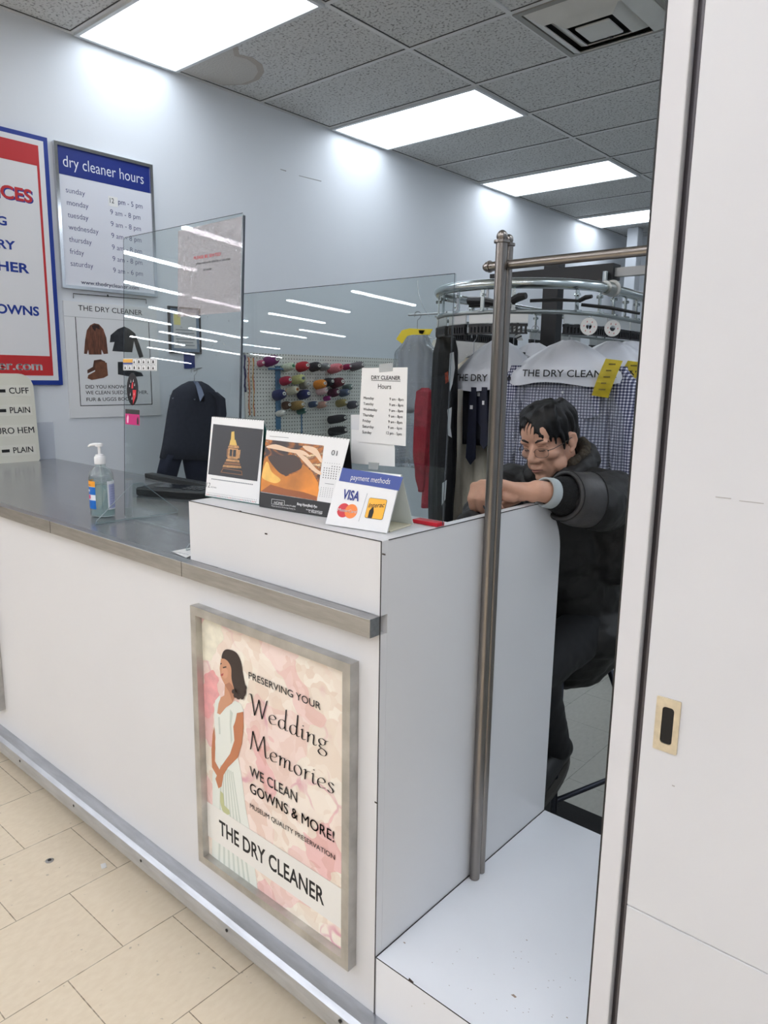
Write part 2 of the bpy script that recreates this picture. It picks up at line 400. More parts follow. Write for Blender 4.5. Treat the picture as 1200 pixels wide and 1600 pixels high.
# ceiling lights of the booth
DIFF = emissive('light_diffuser', (236, 245, 255), BOOTH_LIGHT, tubes=.14)
def ceiling_light(y, label, x=-W):
    x0, x1 = x + .02, x + 2 * T; c = Vector(((x0 + x1) / 2, y + T / 2, Hc))
    t = thing('ceiling_light', c, label, 'ceiling light', 'booth ceiling lights')
    o = obj('diffuser', MB().box((x0 + .02, y + .022, Hc - .014), (x1 - .02, y + T - .022, Hc - .004)), DIFF, t)
    ring_frame('light_frame', x0, y + .006, x1, y + T - .006, .02, FC, -.001, .018, mat('light_trim', (205, 208, 210), .35), t)
for k, s in ((0, 'fluorescent ceiling panel above the signs, nearest of four'), (3, 'fluorescent ceiling panel, second along the left wall'), (6, 'fluorescent ceiling panel, third along the left wall'), (9, 'fluorescent ceiling panel at the far end, half hidden by the door jamb')):
    ceiling_light(Y0 + k * T, s)
for k in (-1, 1, 3, 6, 9):  # extra panels added out of view to brighten the step and side panel
    ceiling_light(Y0 + k * T, 'added fill panel over the right side of the booth, unseen behind the door', -W + 6 * T)
# air diffuser
vx0, vx1, vy0, vy1 = -W + 3 * T + .005, -W + 4 * T - .005, Y0 + 2 * T + .01, Y0 + 3 * T - .01
vent = thing('ceiling_vent', ((vx0 + vx1) / 2, (vy0 + vy1) / 2, Hc), 'square grey four-way air diffuser set into the ceiling tiles', 'ceiling vent')
VENTM = mat('vent_enamel', (206, 206, 202), .45, var=.06, vscale=6); VENTD = mat('vent_dark', (40, 40, 40), .8)
ring_frame('vent_frame', vx0, vy0, vx1, vy1, .03, FC, -.001, .012, mat('vent_rim', (150, 148, 142), .4, .3), vent)
obj('vent_throat', MB().box((vx0 + .03, vy0 + .03, Hc - .004), (vx1 - .03, vy1 - .03, Hc - .002)), VENTD, vent)
cx, cy = (vx0 + vx1) / 2, (vy0 + vy1) / 2
def cone_ring(h0, h1, z0_, z1_):
    mb = MB(); P = lambda h, z: [Vector((cx + a * h, cy + b * h, z)) for a, b in ((-1, -1), (1, -1), (1, 1), (-1, 1))]
    o, i = P(h0, z0_), P(h1, z1_); V = [[mb.bm.verts.new(q) for q in r] for r in (o, i, [q + Vector((0, 0, .006)) for q in i], [q + Vector((0, 0, .006)) for q in o])]
    for a, b in ((0, 1), (1, 2), (2, 3), (3, 0)):
        for k in range(4): mb.bm.faces.new((V[a][k], V[a][(k + 1) % 4], V[b][(k + 1) % 4], V[b][k]))
    return mb
obj('vent_cone', cone_ring(.265, .19, Hc - .008, Hc - .05), VENTM, vent)
obj('vent_cone', cone_ring(.185, .115, Hc - .022, Hc - .058), VENTM, vent)
mb = MB(); mb.box((cx - .085, cy - .085, Hc - .062), (cx + .085, cy + .085, Hc - .05), .008); obj('vent_centre', mb, VENTM, vent)
p = at('z', Hc - .055, 955, 55); obj('vent_tab', MB().box((p.x - .008, p.y - .008, Hc - .066), (p.x + .008, p.y + .008, Hc - .05)), BLACK, vent)

# shelving across the shop floor (seen only as a dim mirror image in the shields)
random.seed(12)
for i, (x, y) in enumerate(((-5.2, -8.6), (-7.6, -6.9), (-10.0, -5.2), (-12.4, -3.5))):
    a = math.radians(145); M3 = Matrix.Rotation(a, 3, 'Z'); c = Vector((x, y, 0)); t = thing('shelf_unit', c, 'tall dark store shelf unit mirrored dimly in the clear shields', 'shelf', 'store shelves')
    obj('carcass', MB().obox(c + Vector((0, 0, 1.0)), (2.6, .5, 2.0), M3), mat('shelf_dark', (58, 58, 64), .6), t)
    for r_ in range(4): obj('board', MB().obox(c + M3 @ Vector((0, .3, .3 + r_ * .46)), (2.6, .16, .03), M3), mat('shelf_board', (150, 150, 150), .5), t)
# store strip lights (seen mirrored in the clear shields; they light the counter front)
STRIP = emissive('store_tube', (243, 246, 255), STORE_LIGHT)
strips = []
for i, (x, ys) in enumerate(((-8.3, (-4.6, -8.2)), (-10.7, (-5.0, -10.6)), (-13.3, (-6.5, -8.2, -11.0)), (-15.9, (-8.7, -12.6)), (-18.3, (-9.4, -11.5, -16.0)), (-20.4, (-11.8, -16.0)), (-23.2, (-12.4, -15.4)), (-26.2, (-14.9, -19.7)), (-31.0, (-18.0, -24.0)))):
    for j, y in enumerate(ys): strips.append((x, y, x, y - (1.45 if y > -10 else 2.2)))
near = [(x, y, x, y - 3.6) for x in (-3.1, -.5, 2.1, 4.7, -5.7) for y in (-1.4, -5.6)]
def strip_light(a, label):
    p, q = Vector((a[0], a[1], 4.0)), Vector((a[2], a[3], 4.0)); u = (q - p).normalized(); v = Vector((-u.y, u.x, 0)); c = (p + q) / 2; M = Matrix((u, v, Vector((0, 0, 1)))).transposed(); ln = (q - p).length
    t = thing('strip_light', c + Vector((0, 0, .07)), label, 'strip light', 'store strip lights')
    obj('lamp', MB().obox(c, (ln, .11, .04), M, .012), STRIP, t)
    obj('housing', MB().obox(c + Vector((0, 0, .05)), (ln + .04, .16, .06), M), WPLAST, t)
for i, a in enumerate(strips): strip_light(a, 'store strip light mirrored as one of the white streaks in the clear shields')
for i, a in enumerate(near): strip_light(a, 'store strip light over the shop floor in front of the counter, outside the picture')

# ================================================================== DOOR, JAMB
JAMB = mat('jamb_laminate', (217, 217, 220), .42, var=.015, vscale=5); DOORM = mat('door_laminate', (217, 218, 221), .42, var=.02, vscale=3)
jx0, jx1, dx0 = .480, .514, .527
jamb = structure(obj('trim_1', MB().box((jx0, -.004, 0), (jx1, .07, Hc), .002), JAMB))
structure(obj('trim_2', MB().box((jx0 - .0025, -.003, 0), (jx0 - .0002, .07, Hc)), EDGE))
structure(obj('trim_3', MB().box((jx1, .012, 0), (dx0 + .02, .03, Hc)), mat('door_track', (70, 66, 70), .35, .6)))
door = structure(obj('door_1', MB().box((dx0, 0, .705), (2.0, .045, Hc), .0015), DOORM))
obj('door_panel', MB().box((dx0, 0, .03), (2.0, .045, .7035), .0015), DOORM, door)
obj('door_edge', MB().box((dx0 - .0035, .001, .03), (dx0 - .0003, .045, Hc)), mat('door_edge', (84, 80, 84), .35, .3), door)
hp = [at('y', 0, *q) for q in ((1028, 1086), (1066, 1097), (1057, 1179), (1020, 1168))]
hu0, hu1, hv0, hv1 = (hp[0].x + hp[3].x) / 2, (hp[1].x + hp[2].x) / 2, (hp[2].z + hp[3].z) / 2, (hp[0].z + hp[1].z) / 2
NICK = mat('satin_nickel', (222, 214, 196), .36, 1.0, var=.12, vscale=60)
def plate_with_hole(o, i, F, d0, d1):
    mb = MB(); n = len(o)
    for k in range(n): mb.prism([o[k], o[(k + 1) % n], i[(k + 1) % n], i[k]], F, d0, d1)
    return mb
pull = obj('flush_pull', plate_with_hole(rrect(hu0, hv0, hu1, hv1, .0022), rrect(hu0 + .0095, hv0 + .0125, hu1 - .0085, hv1 - .0135, .005), FF, -.001, .0025), NICK, door)
obj('pull_recess', MB().prism(rrect(hu0 + .0088, hv0 + .0118, hu1 - .0078, hv1 - .0128, .005), FF, 0, .0006), mat('recess_black', (8, 8, 9), .5), pull)
dm = MB()
for (u, v, a, b) in ((1118, 777, .02, .0012), (1155, 783, .03, .001), (1050, 1228, .004, .002)):
    p = at('y', 0, u, v); dm.prism(rect(p.x, p.z, p.x + a, p.z + b), FF, 0, .0004)
obj('door_scuff', dm, mat('door_scuff', (176, 173, 172), .6), door)

# ================================================================== COUNTER
ctr = thing('service_counter', (-1.5, .1, 0), 'long white laminate service counter with a raised ledge and a high side panel', 'counter')
obj('front_panel', MB().box((-W + .002, 0, .10), (0, .02, zc - .039)), WHITE_LAM, ctr)
obj('raised_ledge', MB().box((-L, 0, zc + .0008), (0, .0203, zr)).box((-L, .0203, zc + .0008), (-.0245, .245, zr)), WHITE_LAM, ctr)
obj('rear_panel', MB().box((-W + .05, .70, .02), (-.03, .72, zc - .04)), WHITE_LAM, ctr)
# side panel with a rounded far corner
FS = frame((0, 0, 0), (0, 1, 0), (0, 0, 1), (1, 0, 0))
r = .15; prof = [(.0204, .0), (D, .0), (D, zr - r)] + [(D - r + r * math.cos(math.radians(a)), zr - r + r * math.sin(math.radians(a))) for a in range(6, 91, 6)] + [(.0204, zr)]
obj('side_panel', MB().prism(prof, FS, -.024, 0), WHITE_LAM, ctr)
e = MB()
e.tube([(-.0006, -.0006, .10), (-.0006, -.0006, zr)], .0011, 6); e.tube([(-L, -.0004, zr), (0, -.0004, zr)], .0011, 6)
e.tube([(.0003, y, z) for y, z in reversed(prof[2:])], .0010, 6)
e.tube([(-L, .0, zr), (-L, .245, zr)], .0007, 6)
obj('edge_band', e, EDGE, ctr)
obj('toe_kick', MB().box((-W + .002, .03, 0), (-.01, .05, .12)), mat('toe_kick_dark', (40, 36, 32), .7), ctr)
ch = MB()
for (u, v) in ((376, 799), (600, 866), (588, 1254), (416, 834)):
    p = at('y', 0, u, v); ch.prism(rect(p.x - .004, p.z - .0015, p.x + .004, p.z + .0015), FF, .0002, .0011)
obj('laminate_chip', ch, mat('chip_dark', (60, 50, 46), .8), ctr)
# bumper rail
bx0, bx1 = -W + .002, .45
bump = thing('bumper_rail', (-1.3, -.02, .1), 'scuffed aluminium bumper rail along the foot of the counter front', 'bumper rail')
mb = MB(); prf = [(0, z0), (-.036, z0 - .002), (-.047, z0 - .012), (-.05, z0 - .03), (-.05, z0 - .052), (-.044, z0 - .064), (-.03, z0 - .066), (0, z0 - .066)]
mb.loft([[Vector((x, y - .0006, z)) for y, z in prf] for x in (bx0, bx1)])
obj('rail', mb, ALU, bump)
mb = MB()
for u, v in ((31, 1189), (115, 1259), (220, 1345), (354, 1454), (531, 1596)):
    p = at('y', -.0505, u, v); mb.lathe([(.0001, 0), (.0045, 0), (.0045, .0012), (.0001, .002)], (p.x, -.0502, p.z), 12, M=Matrix(((1, 0, 0), (0, 0, -1), (0, 1, 0))))
obj('rail_screw', mb, mat('screw_dark', (60, 60, 62), .4, .8), bump)
# countertop
top = thing('countertop', (-1.5, .36, zc - .02), 'dark grey metal countertop running back to the left wall', 'countertop')
CTOP = mat('countertop_grey', (140, 141, 144), .2, .45, var=.10, vscale=4, stretch=(1.5, 8, 1), bump=.02, bscale=12)
obj('slab', MB().box((-W + .001, -.027, zc - .037), (-L + .0, .745, zc)), CTOP, top)
obj('slab', MB().box((-L, .246, zc - .037), (-.026, .745, zc)), CTOP, top)
mb = MB(); mb.box((-W + .001, -.030, zc - .038), (-.001, -.0012, zc + .001), .0012)
strip = obj('edge_strip', mb, STEEL, top)
mb = MB()
for u, v in ((77, 812), (283, 890)):
    p = at('y', -.031, u, v); mb.box((p.x - .0006, -.0306, zc - .0375), (p.x + .0006, -.029, zc + .0012))
obj('edge_joint', mb, mat('joint_dark', (70, 66, 60), .5, .5), top)
# step box in the gateway
stp = thing('step_platform', (.24, .37, 0), 'white laminate step platform in the gateway between counter and door', 'step')
obj('platform', MB().box((.0022, .0, .0), (jx0 - .003, D, zs), .001), STEP_LAM, stp)
e = MB(); e.tube([(.002, -.0004, zs), (jx0 - .003, -.0004, zs)], .0010, 6); e.tube([(.0016, 0, zs + .0004), (.0016, D, zs + .0004)], .0012, 6); e.tube([(jx0 - .004, 0, zs), (jx0 - .004, D, zs)], .001, 6)
obj('edge_band', e, EDGE, stp)
FZ = frame((0, 0, zs), (1, 0, 0), (0, 1, 0), (0, 0, 1))
mk = MB(); random.seed(3)
for u, v, s in ((803, 1556, .006), (823, 1469, .002), (632, 1473, .003), (886, 1590, .002)) + tuple((random.uniform(640, 900), random.uniform(1480, 1590), .0011) for _ in range(36)):
    p = at('z', zs, u, v); mk.prism([(p.x - s, p.y - s * .3), (p.x + s * .7, p.y - s * .5), (p.x + s, p.y + s * .2), (p.x - s * .4, p.y + s * .5)], FZ, 0, .0003)
obj('scratch', mk, mat('scratch_brown', (150, 132, 118), .8), stp)
p = at('y', 0, 642, 1532); obj('laminate_chip', MB().prism([(p.x - .006, p.z - .003), (p.x + .005, p.z - .004), (p.x + .008, p.z + .001), (p.x - .004, p.z + .004)], FF, .0002, .0012), mat('chip_dark', (60, 50, 46), .8), stp)
tag(obj('floor_mat', MB().box((-.75, 1.02, 0), (jx0 + .6, 1.237, .010), .002), RUBBER), 'black ribbed rubber strip on the booth floor under the stool legs', 'mat')
# floor bits
fb = thing('floor_bolt', (-1.233, -.159, 0), 'round metal floor bolt set in the beige tiles', 'floor bolt')
obj('collar', MB().lathe([(.001, 0), (.0125, 0), (.0125, .0015), (.009, .003), (.001, .003)], (-1.233, -.159, 0), 24), STEEL, fb)
obj('screw', MB().lathe([(.0005, .003), (.006, .003), (.005, .0045), (.0005, .0048)], (-1.233, -.159, 0), 16), mat('screw_dark', (60, 60, 62), .4, .8), fb)
p = Vector((-1.085, -.057, 0)); mb = MB(); F0 = frame(p, (1, 0, 0), (0, 1, 0), (0, 0, 1)); mb.prism([(-.012, -.004), (.010, -.012), (.014, .002), (.004, .006), (-.008, .010)], F0, 0, .002)
tag(obj('paper_scrap', mb, PAPER), 'torn white paper scrap on the beige floor tiles', 'paper scrap')

# ================================================================== POSTERS AND SIGNS
# ---- wedding poster in a steel frame on the counter front
pu0, pv0, pu1, pv1 = -.612, .2355, -.0565, .950
pst = thing('framed_poster', ((pu0 + pu1) / 2, -.012, pv0), 'steel framed wedding gown poster with a bride and pink roses on the counter front', 'poster')
ring_frame('poster_frame', pu0, pv0, pu1, pv1, .022, FF, .0005, .026, STEEL_D, pst)
def rose_mat():
    m = bpy.data.materials.new('rose_print'); m.use_nodes = True; nt = m.node_tree; b = nt.nodes['Principled BSDF']; b.inputs['Roughness'].default_value = .3
    tc = nt.nodes.new('ShaderNodeTexCoord'); n = nt.nodes.new('ShaderNodeTexNoise'); n.inputs['Scale'].default_value = 9; n.inputs['Detail'].default_value = 2
    nt.links.new(tc.outputs['Object'], n.inputs['Vector'])
    ad = nt.nodes.new('ShaderNodeMix'); ad.data_type = 'RGBA'; ad.blend_type = 'LINEAR_LIGHT'; ad.inputs[0].default_value = .07; nt.links.new(tc.outputs['Object'], ad.inputs[6]); nt.links.new(n.outputs['Color'], ad.inputs[7])
    v = nt.nodes.new('ShaderNodeTexVoronoi'); v.inputs['Scale'].default_value = 8.5; nt.links.new(ad.outputs[2], v.inputs['Vector'])
    v2 = nt.nodes.new('ShaderNodeTexVoronoi'); v2.inputs['Scale'].default_value = 30; nt.links.new(ad.outputs[2], v2.inputs['Vector'])
    sp = nt.nodes.new('ShaderNodeSeparateColor'); nt.links.new(v.outputs['Color'], sp.inputs[0])
    cr = nt.nodes.new('ShaderNodeValToRGB'); cr.color_ramp.interpolation = 'LINEAR'
    cols = [(0, (250, 244, 230)), (.40, (250, 238, 226)), (.62, (248, 222, 216)), (.82, (243, 198, 196)), (1, (250, 242, 230))]
    while len(cr.color_ramp.elements) < len(cols): cr.color_ramp.elements.new(.5)
    for el, (ps, c) in zip(cr.color_ramp.elements, cols): el.position = ps; el.color = rgb(c)
    nt.links.new(sp.outputs[0], cr.inputs[0])
    s2 = nt.nodes.new('ShaderNodeSeparateColor'); nt.links.new(v2.outputs['Color'], s2.inputs[0])
    c2 = nt.nodes.new('ShaderNodeValToRGB'); c2.color_ramp.elements[0].color = rgb((238, 224, 216)); c2.color_ramp.elements[1].color = (1, 1, 1, 1); nt.links.new(s2.outputs[1], c2.inputs[0])
    mu = nt.nodes.new('ShaderNodeMix'); mu.data_type = 'RGBA'; mu.blend_type = 'MULTIPLY'; mu.inputs[0].default_value = .8; nt.links.new(cr.outputs[0], mu.inputs[6]); nt.links.new(c2.outputs[0], mu.inputs[7])
    d = nt.nodes.new('ShaderNodeMapRange'); d.inputs[1].default_value = .075; d.inputs[2].default_value = .095; nt.links.new(v.outputs['Distance'], d.inputs[0])
    v3 = nt.nodes.new('ShaderNodeTexVoronoi'); v3.feature = 'DISTANCE_TO_EDGE'; v3.inputs['Scale'].default_value = 8.5; nt.links.new(ad.outputs[2], v3.inputs['Vector'])
    d3 = nt.nodes.new('ShaderNodeMapRange'); d3.inputs[1].default_value = .05; d3.inputs[2].default_value = .015; nt.links.new(v3.outputs['Distance'], d3.inputs[0])
    n3 = nt.nodes.new('ShaderNodeTexNoise'); n3.inputs['Scale'].default_value = 7; nt.links.new(tc.outputs['Object'], n3.inputs['Vector'])
    d4 = nt.nodes.new('ShaderNodeMapRange'); d4.inputs[1].default_value = .54; d4.inputs[2].default_value = .68; nt.links.new(n3.outputs['Fac'], d4.inputs[0])
    m5 = nt.nodes.new('ShaderNodeMath'); m5.operation = 'MULTIPLY'; nt.links.new(d3.outputs[0], m5.inputs[0]); nt.links.new(d4.outputs[0], m5.inputs[1])
    mx = nt.nodes.new('ShaderNodeMix'); mx.data_type = 'RGBA'; nt.links.new(m5.outputs[0], mx.inputs[0]); nt.links.new(mu.outputs[2], mx.inputs[6]); mx.inputs[7].default_value = rgb((224, 170, 180))
    nt.links.new(mx.outputs[2], b.inputs['Base Color'])
    return m
PY = -.0075
pr = obj('print', MB().prism(rect(pu0 + .02, pv0 + .02, pu1 - .02, pv1 - .02), FF, .001, .0075), rose_mat(), pst)
def PP(u, v): q = at('y', PY, u, v); return (q.x, q.z)
def BZ(x, y): return PP(300 + x / 3.336, 940 + y / 3.333)
def art(name, pts, F, d, m, parent, conv=None, n=0):
    poly = [conv(*q) for q in pts] if conv else pts
    if n: poly = [(q.x, q.y) for q in catmull(poly, n, True)]
    return plate(name, poly, F, d - .0001, d + .0001, m, parent)
SKIN_P = mat('print_skin', (205, 150, 118), .35); SKIN_P2 = mat('print_skin_warm', (190, 120, 82), .35); HAIR_P = mat('print_hair', (46, 30, 28), .35)
DRESS_P = mat('print_dress', (232, 236, 228), .35); DRESS_P2 = mat('print_dress_fold', (206, 214, 204), .35); ROSE_P = mat('print_pink', (238, 170, 170), .35, var=.12, vscale=40)
# blossoms beside the bride
for k, (cx_, cy_, rr_) in enumerate(((95, 480, 62), (80, 560, 45), (100, 410, 50))):
    art('printed_rose', [(cx_ + rr_ * (1 + .12 * math.sin(5 * a + k)) * math.cos(a) * .75, cy_ + rr_ * (1 + .12 * math.sin(5 * a + k)) * math.sin(a)) for a in np.linspace(0, 2 * math.pi, 24, endpoint=False)], FF, .0078 + .0001 * k, ROSE_P, pr, BZ)
CREAM_P = mat('print_cream', (240, 234, 214), .35, var=.10, vscale=35)
for k, (cx_, cy_, rr_) in enumerate(((95, 170, 85), (75, 250, 60))):
    art('printed_rose', [(cx_ + rr_ * (1 + .1 * math.sin(6 * a + k)) * math.cos(a) * .8, cy_ + rr_ * (1 + .1 * math.sin(6 * a + k)) * math.sin(a)) for a in np.linspace(0, 2 * math.pi, 24, endpoint=False)], FF, .0078 + .0001 * k, CREAM_P, pr, BZ)
bride = art('printed_dress', [(145, 488), (122, 515), (118, 565), (118, 640), (126, 700), (120, 770), (126, 830), (108, 900), (108, 1090), (105, 1360), (352, 1560), (330, 1400), (300, 1180), (282, 1080), (258, 900), (240, 810), (216, 765), (224, 720), (217, 650), (232, 615), (240, 582), (272, 572), (256, 532), (225, 515), (190, 545), (165, 560)], FF, .0082, DRESS_P, pr, BZ)
for k in range(7):
    x = 130 + k * 20; art('printed_fold', [(150 + k * 10, 850 + k * 6), (156 + k * 10, 850 + k * 6), (x + 18 + k * 7, 1360 + k * 24), (x + 8 + k * 7, 1355 + k * 24)], FF, .0083, DRESS_P2, pr, BZ)
art('printed_skin', [(152, 300), (165, 280), (188, 290), (206, 345), (210, 400), (222, 450), (224, 500), (210, 530), (180, 548), (148, 588), (133, 580), (140, 530), (152, 498), (170, 488), (173, 432), (160, 408), (150, 385), (146, 348)], FF, .0084, SKIN_P, pr, BZ)
art('printed_hair', [(156, 292), (166, 258), (190, 248), (232, 265), (256, 310), (268, 380), (278, 430), (284, 470), (272, 496), (250, 502), (232, 492), (220, 450), (208, 400), (206, 345), (190, 312), (172, 298)], FF, .0086, HAIR_P, pr, BZ, 4)
for kc, (cx_, cy_, r_) in enumerate(((262, 470, 16), (246, 492, 14), (274, 448, 14), (232, 486, 12), (266, 496, 10), (222, 466, 10), (276, 478, 9))):
    art('printed_curl', [(cx_ + r_ * math.cos(a), cy_ + r_ * 1.2 * math.sin(a)) for a in np.linspace(0, 2 * math.pi, 12, endpoint=False)], FF, .0090 + .0003 * kc, HAIR_P, pr, BZ)
art('printed_shade', [(172, 432), (196, 420), (214, 440), (222, 500), (212, 520), (196, 470)], FF, .00855, mat('print_skin_shade', (176, 120, 92), .35), pr, BZ)
art('printed_cheek', [(158, 350), (176, 346), (190, 360), (186, 390), (172, 400), (160, 384)], FF, .00855, mat('print_skin_glow', (216, 160, 130), .35), pr, BZ, 3)
art('printed_fold', [(200, 560), (214, 580), (206, 640), (212, 720), (204, 740), (198, 640)], FF, .0083, DRESS_P2, pr, BZ)
art('printed_fold', [(138, 600), (146, 600), (150, 690), (142, 690)], FF, .0083, DRESS_P2, pr, BZ)
art('printed_arm', [(236, 580), (268, 573), (271, 650), (262, 740), (240, 812), (190, 862), (166, 902), (156, 962), (140, 972), (124, 922), (150, 862), (200, 792), (223, 722), (217, 650), (228, 620)], FF, .0086, SKIN_P2, pr, BZ)
art('printed_arm', [(118, 650), (123, 762), (120, 830), (142, 868), (152, 902), (132, 906), (106, 862), (103, 770), (109, 690)], FF, .0085, SKIN_P2, pr, BZ)
art('printed_eye', [(163, 340), (180, 336), (182, 342), (164, 347)], FF, .0087, HAIR_P, pr, BZ)
art('printed_eye', [(149, 322), (156, 318), (157, 324), (150, 328)], FF, .0087, HAIR_P, pr, BZ)
art('printed_lips', [(152, 378), (166, 372), (164, 384), (155, 388)], FF, .0087, mat('print_lip', (176, 78, 76), .35), pr, BZ)
art('printed_bouquet', [(150, 985), (165, 1000), (170, 1060), (196, 1085), (200, 1105), (180, 1112), (160, 1085), (148, 1040)], FF, .0087, mat('print_leaf', (196, 200, 150), .4), pr, BZ)
band = [PP(316.8, 1251.3), PP(315.6, 1301.6), PP(536.9, 1448.9), PP(536.9, 1385)]
bz1, bz0 = (band[0][1] + band[3][1]) / 2, (band[1][1] + band[2][1]) / 2
plate('name_band', rect(pu0 + .0215, bz0, pu1 - .0215, bz1), FF, .0088, .0092, mat('band_paper', (238, 236, 230), .5), pr)
def px_text(name, s, l, r, tl, parent, F=FF, ax='y', val=PY, d=.0095, m=INK, bold=0, shear=0, hit=None):
    a, b, c = at(ax, val, *l), at(ax, val, *r), at(ax, val, *tl); i = 0 if ax == 'y' else 1
    if hit: a, b, c = [Vector((*hit(*q)[:1], 0, hit(*q)[1])) for q in (l, r, tl)]
    v = (a.z + b.z) / 2
    return lettering(name, s, F, a[i], b[i], v, abs(c.z - a.z), m, parent, d, bold, shear)
px_text('lettering', 'PRESERVING YOUR', (389.6, 1060.2), (502, 1108.7), (390, 1050), pst, bold=.004)
px_text('lettering', 'WE CLEAN', (391.2, 1212.5), (465.2, 1252.4), (391.2, 1197.5), pst, bold=.006)
px_text('lettering', 'GOWNS & MORE!', (391.6, 1239.6), (523, 1313.3), (391.6, 1224.5), pst, bold=.006)
px_text('lettering', 'MUSEUM QUALITY PRESERVATION', (391.6, 1262.9), (524, 1341.5), (391.6, 1256.0), pst, bold=.004)
px_text('lettering', 'THE DRY CLEANER', (343.9, 1307.4), (507.4, 1410), (343.5, 1284.5), pst, bold=.018)
SCRIPT = {
 'W': (.80, [[(0, .92), (.06, .97), (.1, .88), (.17, .4), (.22, .02)], [(.22, .02), (.34, .5), (.42, .88)], [(.42, .85), (.48, .4), (.54, .02)], [(.54, .02), (.66, .55), (.76, 1.0)]]),
 'e': (.38, [[(.05, .22), (.2, .25), (.31, .34), (.26, .44), (.17, .45), (.06, .33), (.04, .14), (.14, .01), (.33, .1)]]),
 'd': (.45, [[(.32, .4), (.2, .46), (.07, .34), (.05, .12), (.14, .01), (.25, .08), (.31, .25)], [(.36, 1.0), (.33, .6), (.30, .2), (.33, .03), (.43, .08)]]),
 'i': (.22, [[(.03, .4), (.08, .45), (.06, .1), (.11, .01), (.2, .07)], [(.10, .64), (.125, .61)]]),
 'n': (.42, [[(.02, .4), (.08, .45), (.07, .2), (.06, 0)], [(.07, .22), (.16, .4), (.25, .45), (.29, .36), (.27, .08), (.32, .01), (.4, .08)]]),
 'g': (.42, [[(.3, .42), (.18, .46), (.07, .38), (.07, .24), (.17, .18), (.27, .26), (.29, .4), (.4, .46)], [(.12, .19), (.07, .1), (.12, .04), (.26, 0), (.33, -.1), (.27, -.24), (.12, -.27), (.03, -.17), (.08, -.05), (.14, .02)]]),
 'M': (.84, [[(0, .02), (.06, .4), (.12, .95)], [(.12, .95), (.24, .5), (.34, .12)], [(.34, .12), (.47, .55), (.61, .97)], [(.61, .97), (.64, .4), (.67, .05), (.74, .01), (.82, .1)]]),
 'm': (.62, [[(.02, .4), (.08, .45), (.07, .2), (.06, 0)], [(.07, .22), (.15, .4), (.23, .45), (.27, .36), (.25, 0)], [(.26, .22), (.34, .4), (.43, .45), (.47, .36), (.45, .08), (.5, .01), (.6, .08)]]),
 'o': (.40, [[(.18, .46), (.06, .36), (.04, .14), (.14, .01), (.28, .08), (.32, .3), (.24, .44), (.18, .46)]]),
 'r': (.30, [[(.02, .4), (.08, .45), (.07, .2), (.06, 0)], [(.07, .22), (.15, .4), (.27, .45)]]),
 's': (.30, [[(.25, .4), (.16, .46), (.07, .4), (.09, .3), (.2, .2), (.22, .08), (.12, .01), (.02, .07)]])}
def script_text(s, l, r, tl, parent):
    a, b, c = at('y', PY, *l), at('y', PY, *r), at('y', PY, *tl); h = abs(c.z - a.z); v0 = (a.z + b.z) / 2
    wid = sum(SCRIPT[ch][0] for ch in s); k = (b.x - a.x) / wid; mb = MB(); x = 0
    nx, ny = .025, .014
    for ch in s:
        for stroke in SCRIPT[ch][1]:
            P = catmull(stroke, 7) if len(stroke) > 2 else [Vector((*q, 0)) for q in stroke]
            for p, q in zip(P, P[1:]):
                t = (q - p); t = t.normalized() if t.length > 0 else Vector((1, 0, 0)); o = Vector((-t.y, t.x, 0)) * .009
                for n_ in (Vector((nx, ny, 0)), o):
                    cs = [p + n_, p - n_, q - n_, q + n_]
                    vs = [mb.bm.verts.new(FF(a.x + (x + w.x) * k, v0 + w.y * h, .0095)) for w in cs]; mb.bm.faces.new(vs)
        x += SCRIPT[ch][0]
    obj('lettering', mb, INK, parent)
script_text('Wedding', (391, 1118.4), (515, 1171), (391, 1086), pst)
script_text('Memories', (392.4, 1172.6), (524.5, 1240.8), (392.4, 1140), pst)

# ---- sliver of another framed poster at the left edge
fp = thing('framed_poster', (-2.2, -.012, .24), 'steel frame of another counter poster, cut off by the left edge of the picture', 'poster')
ring_frame('poster_frame', -2.47, .232, -1.915, .955, .022, FF, .0005, .026, STEEL_D, fp)
plate('print', rect(-2.45, .252, -1.935, .935), FF, .001, .0075, PAPER, fp)

# ---- services sign
sv = thing('services_sign', (-W, .3, 1.45), 'large white services board with blue border and red bands, cut off at the left', 'sign')
plate('board', rect(.03, 1.446, .812, 2.667), FW, .0005, .018, BLUE, sv)
plate('board_face', rect(.05, 1.470, .790, 2.645), FW, .0182, .0190, mat('sign_white', (226, 226, 228), .5), sv)
ring_frame('red_border', .085, 1.494, .763, 2.619, .012, FW, .0192, .0196, RED, sv)
plate('red_band', rect(.085, 2.523, .763, 2.619), FW, .0192, .0198, RED, sv)
plate('red_band', rect(.085, 1.494, .763, 1.594), FW, .0192, .0198, RED, sv)
lettering('lettering', 'SERVICES', FW, .345, .722, 2.337, .062, BLUE, sv, .0196, .035)
lettering('lettering', 'SERVICES', FW, .341, .716, 2.341, .062, RED, sv, .0199, .028)
for s, u0, u1, v, h in (('DRY CLEANING', .10, .584, 2.213, .042), ('LAUNDRY', .30, .617, 2.104, .042), ('LEATHER', .338, .677, 1.999, .047), ('WEDDING GOWNS', .10, .711, 1.794, .046)):
    lettering('lettering', s, FW, u0, u1, v, h, BLUE, sv, .0196, .03)
lettering('lettering', 'thedrycleaner.com', FW, .12, .708, 1.521, .046, mat('sign_white', (226, 226, 228), .5), sv, .0202, .03)

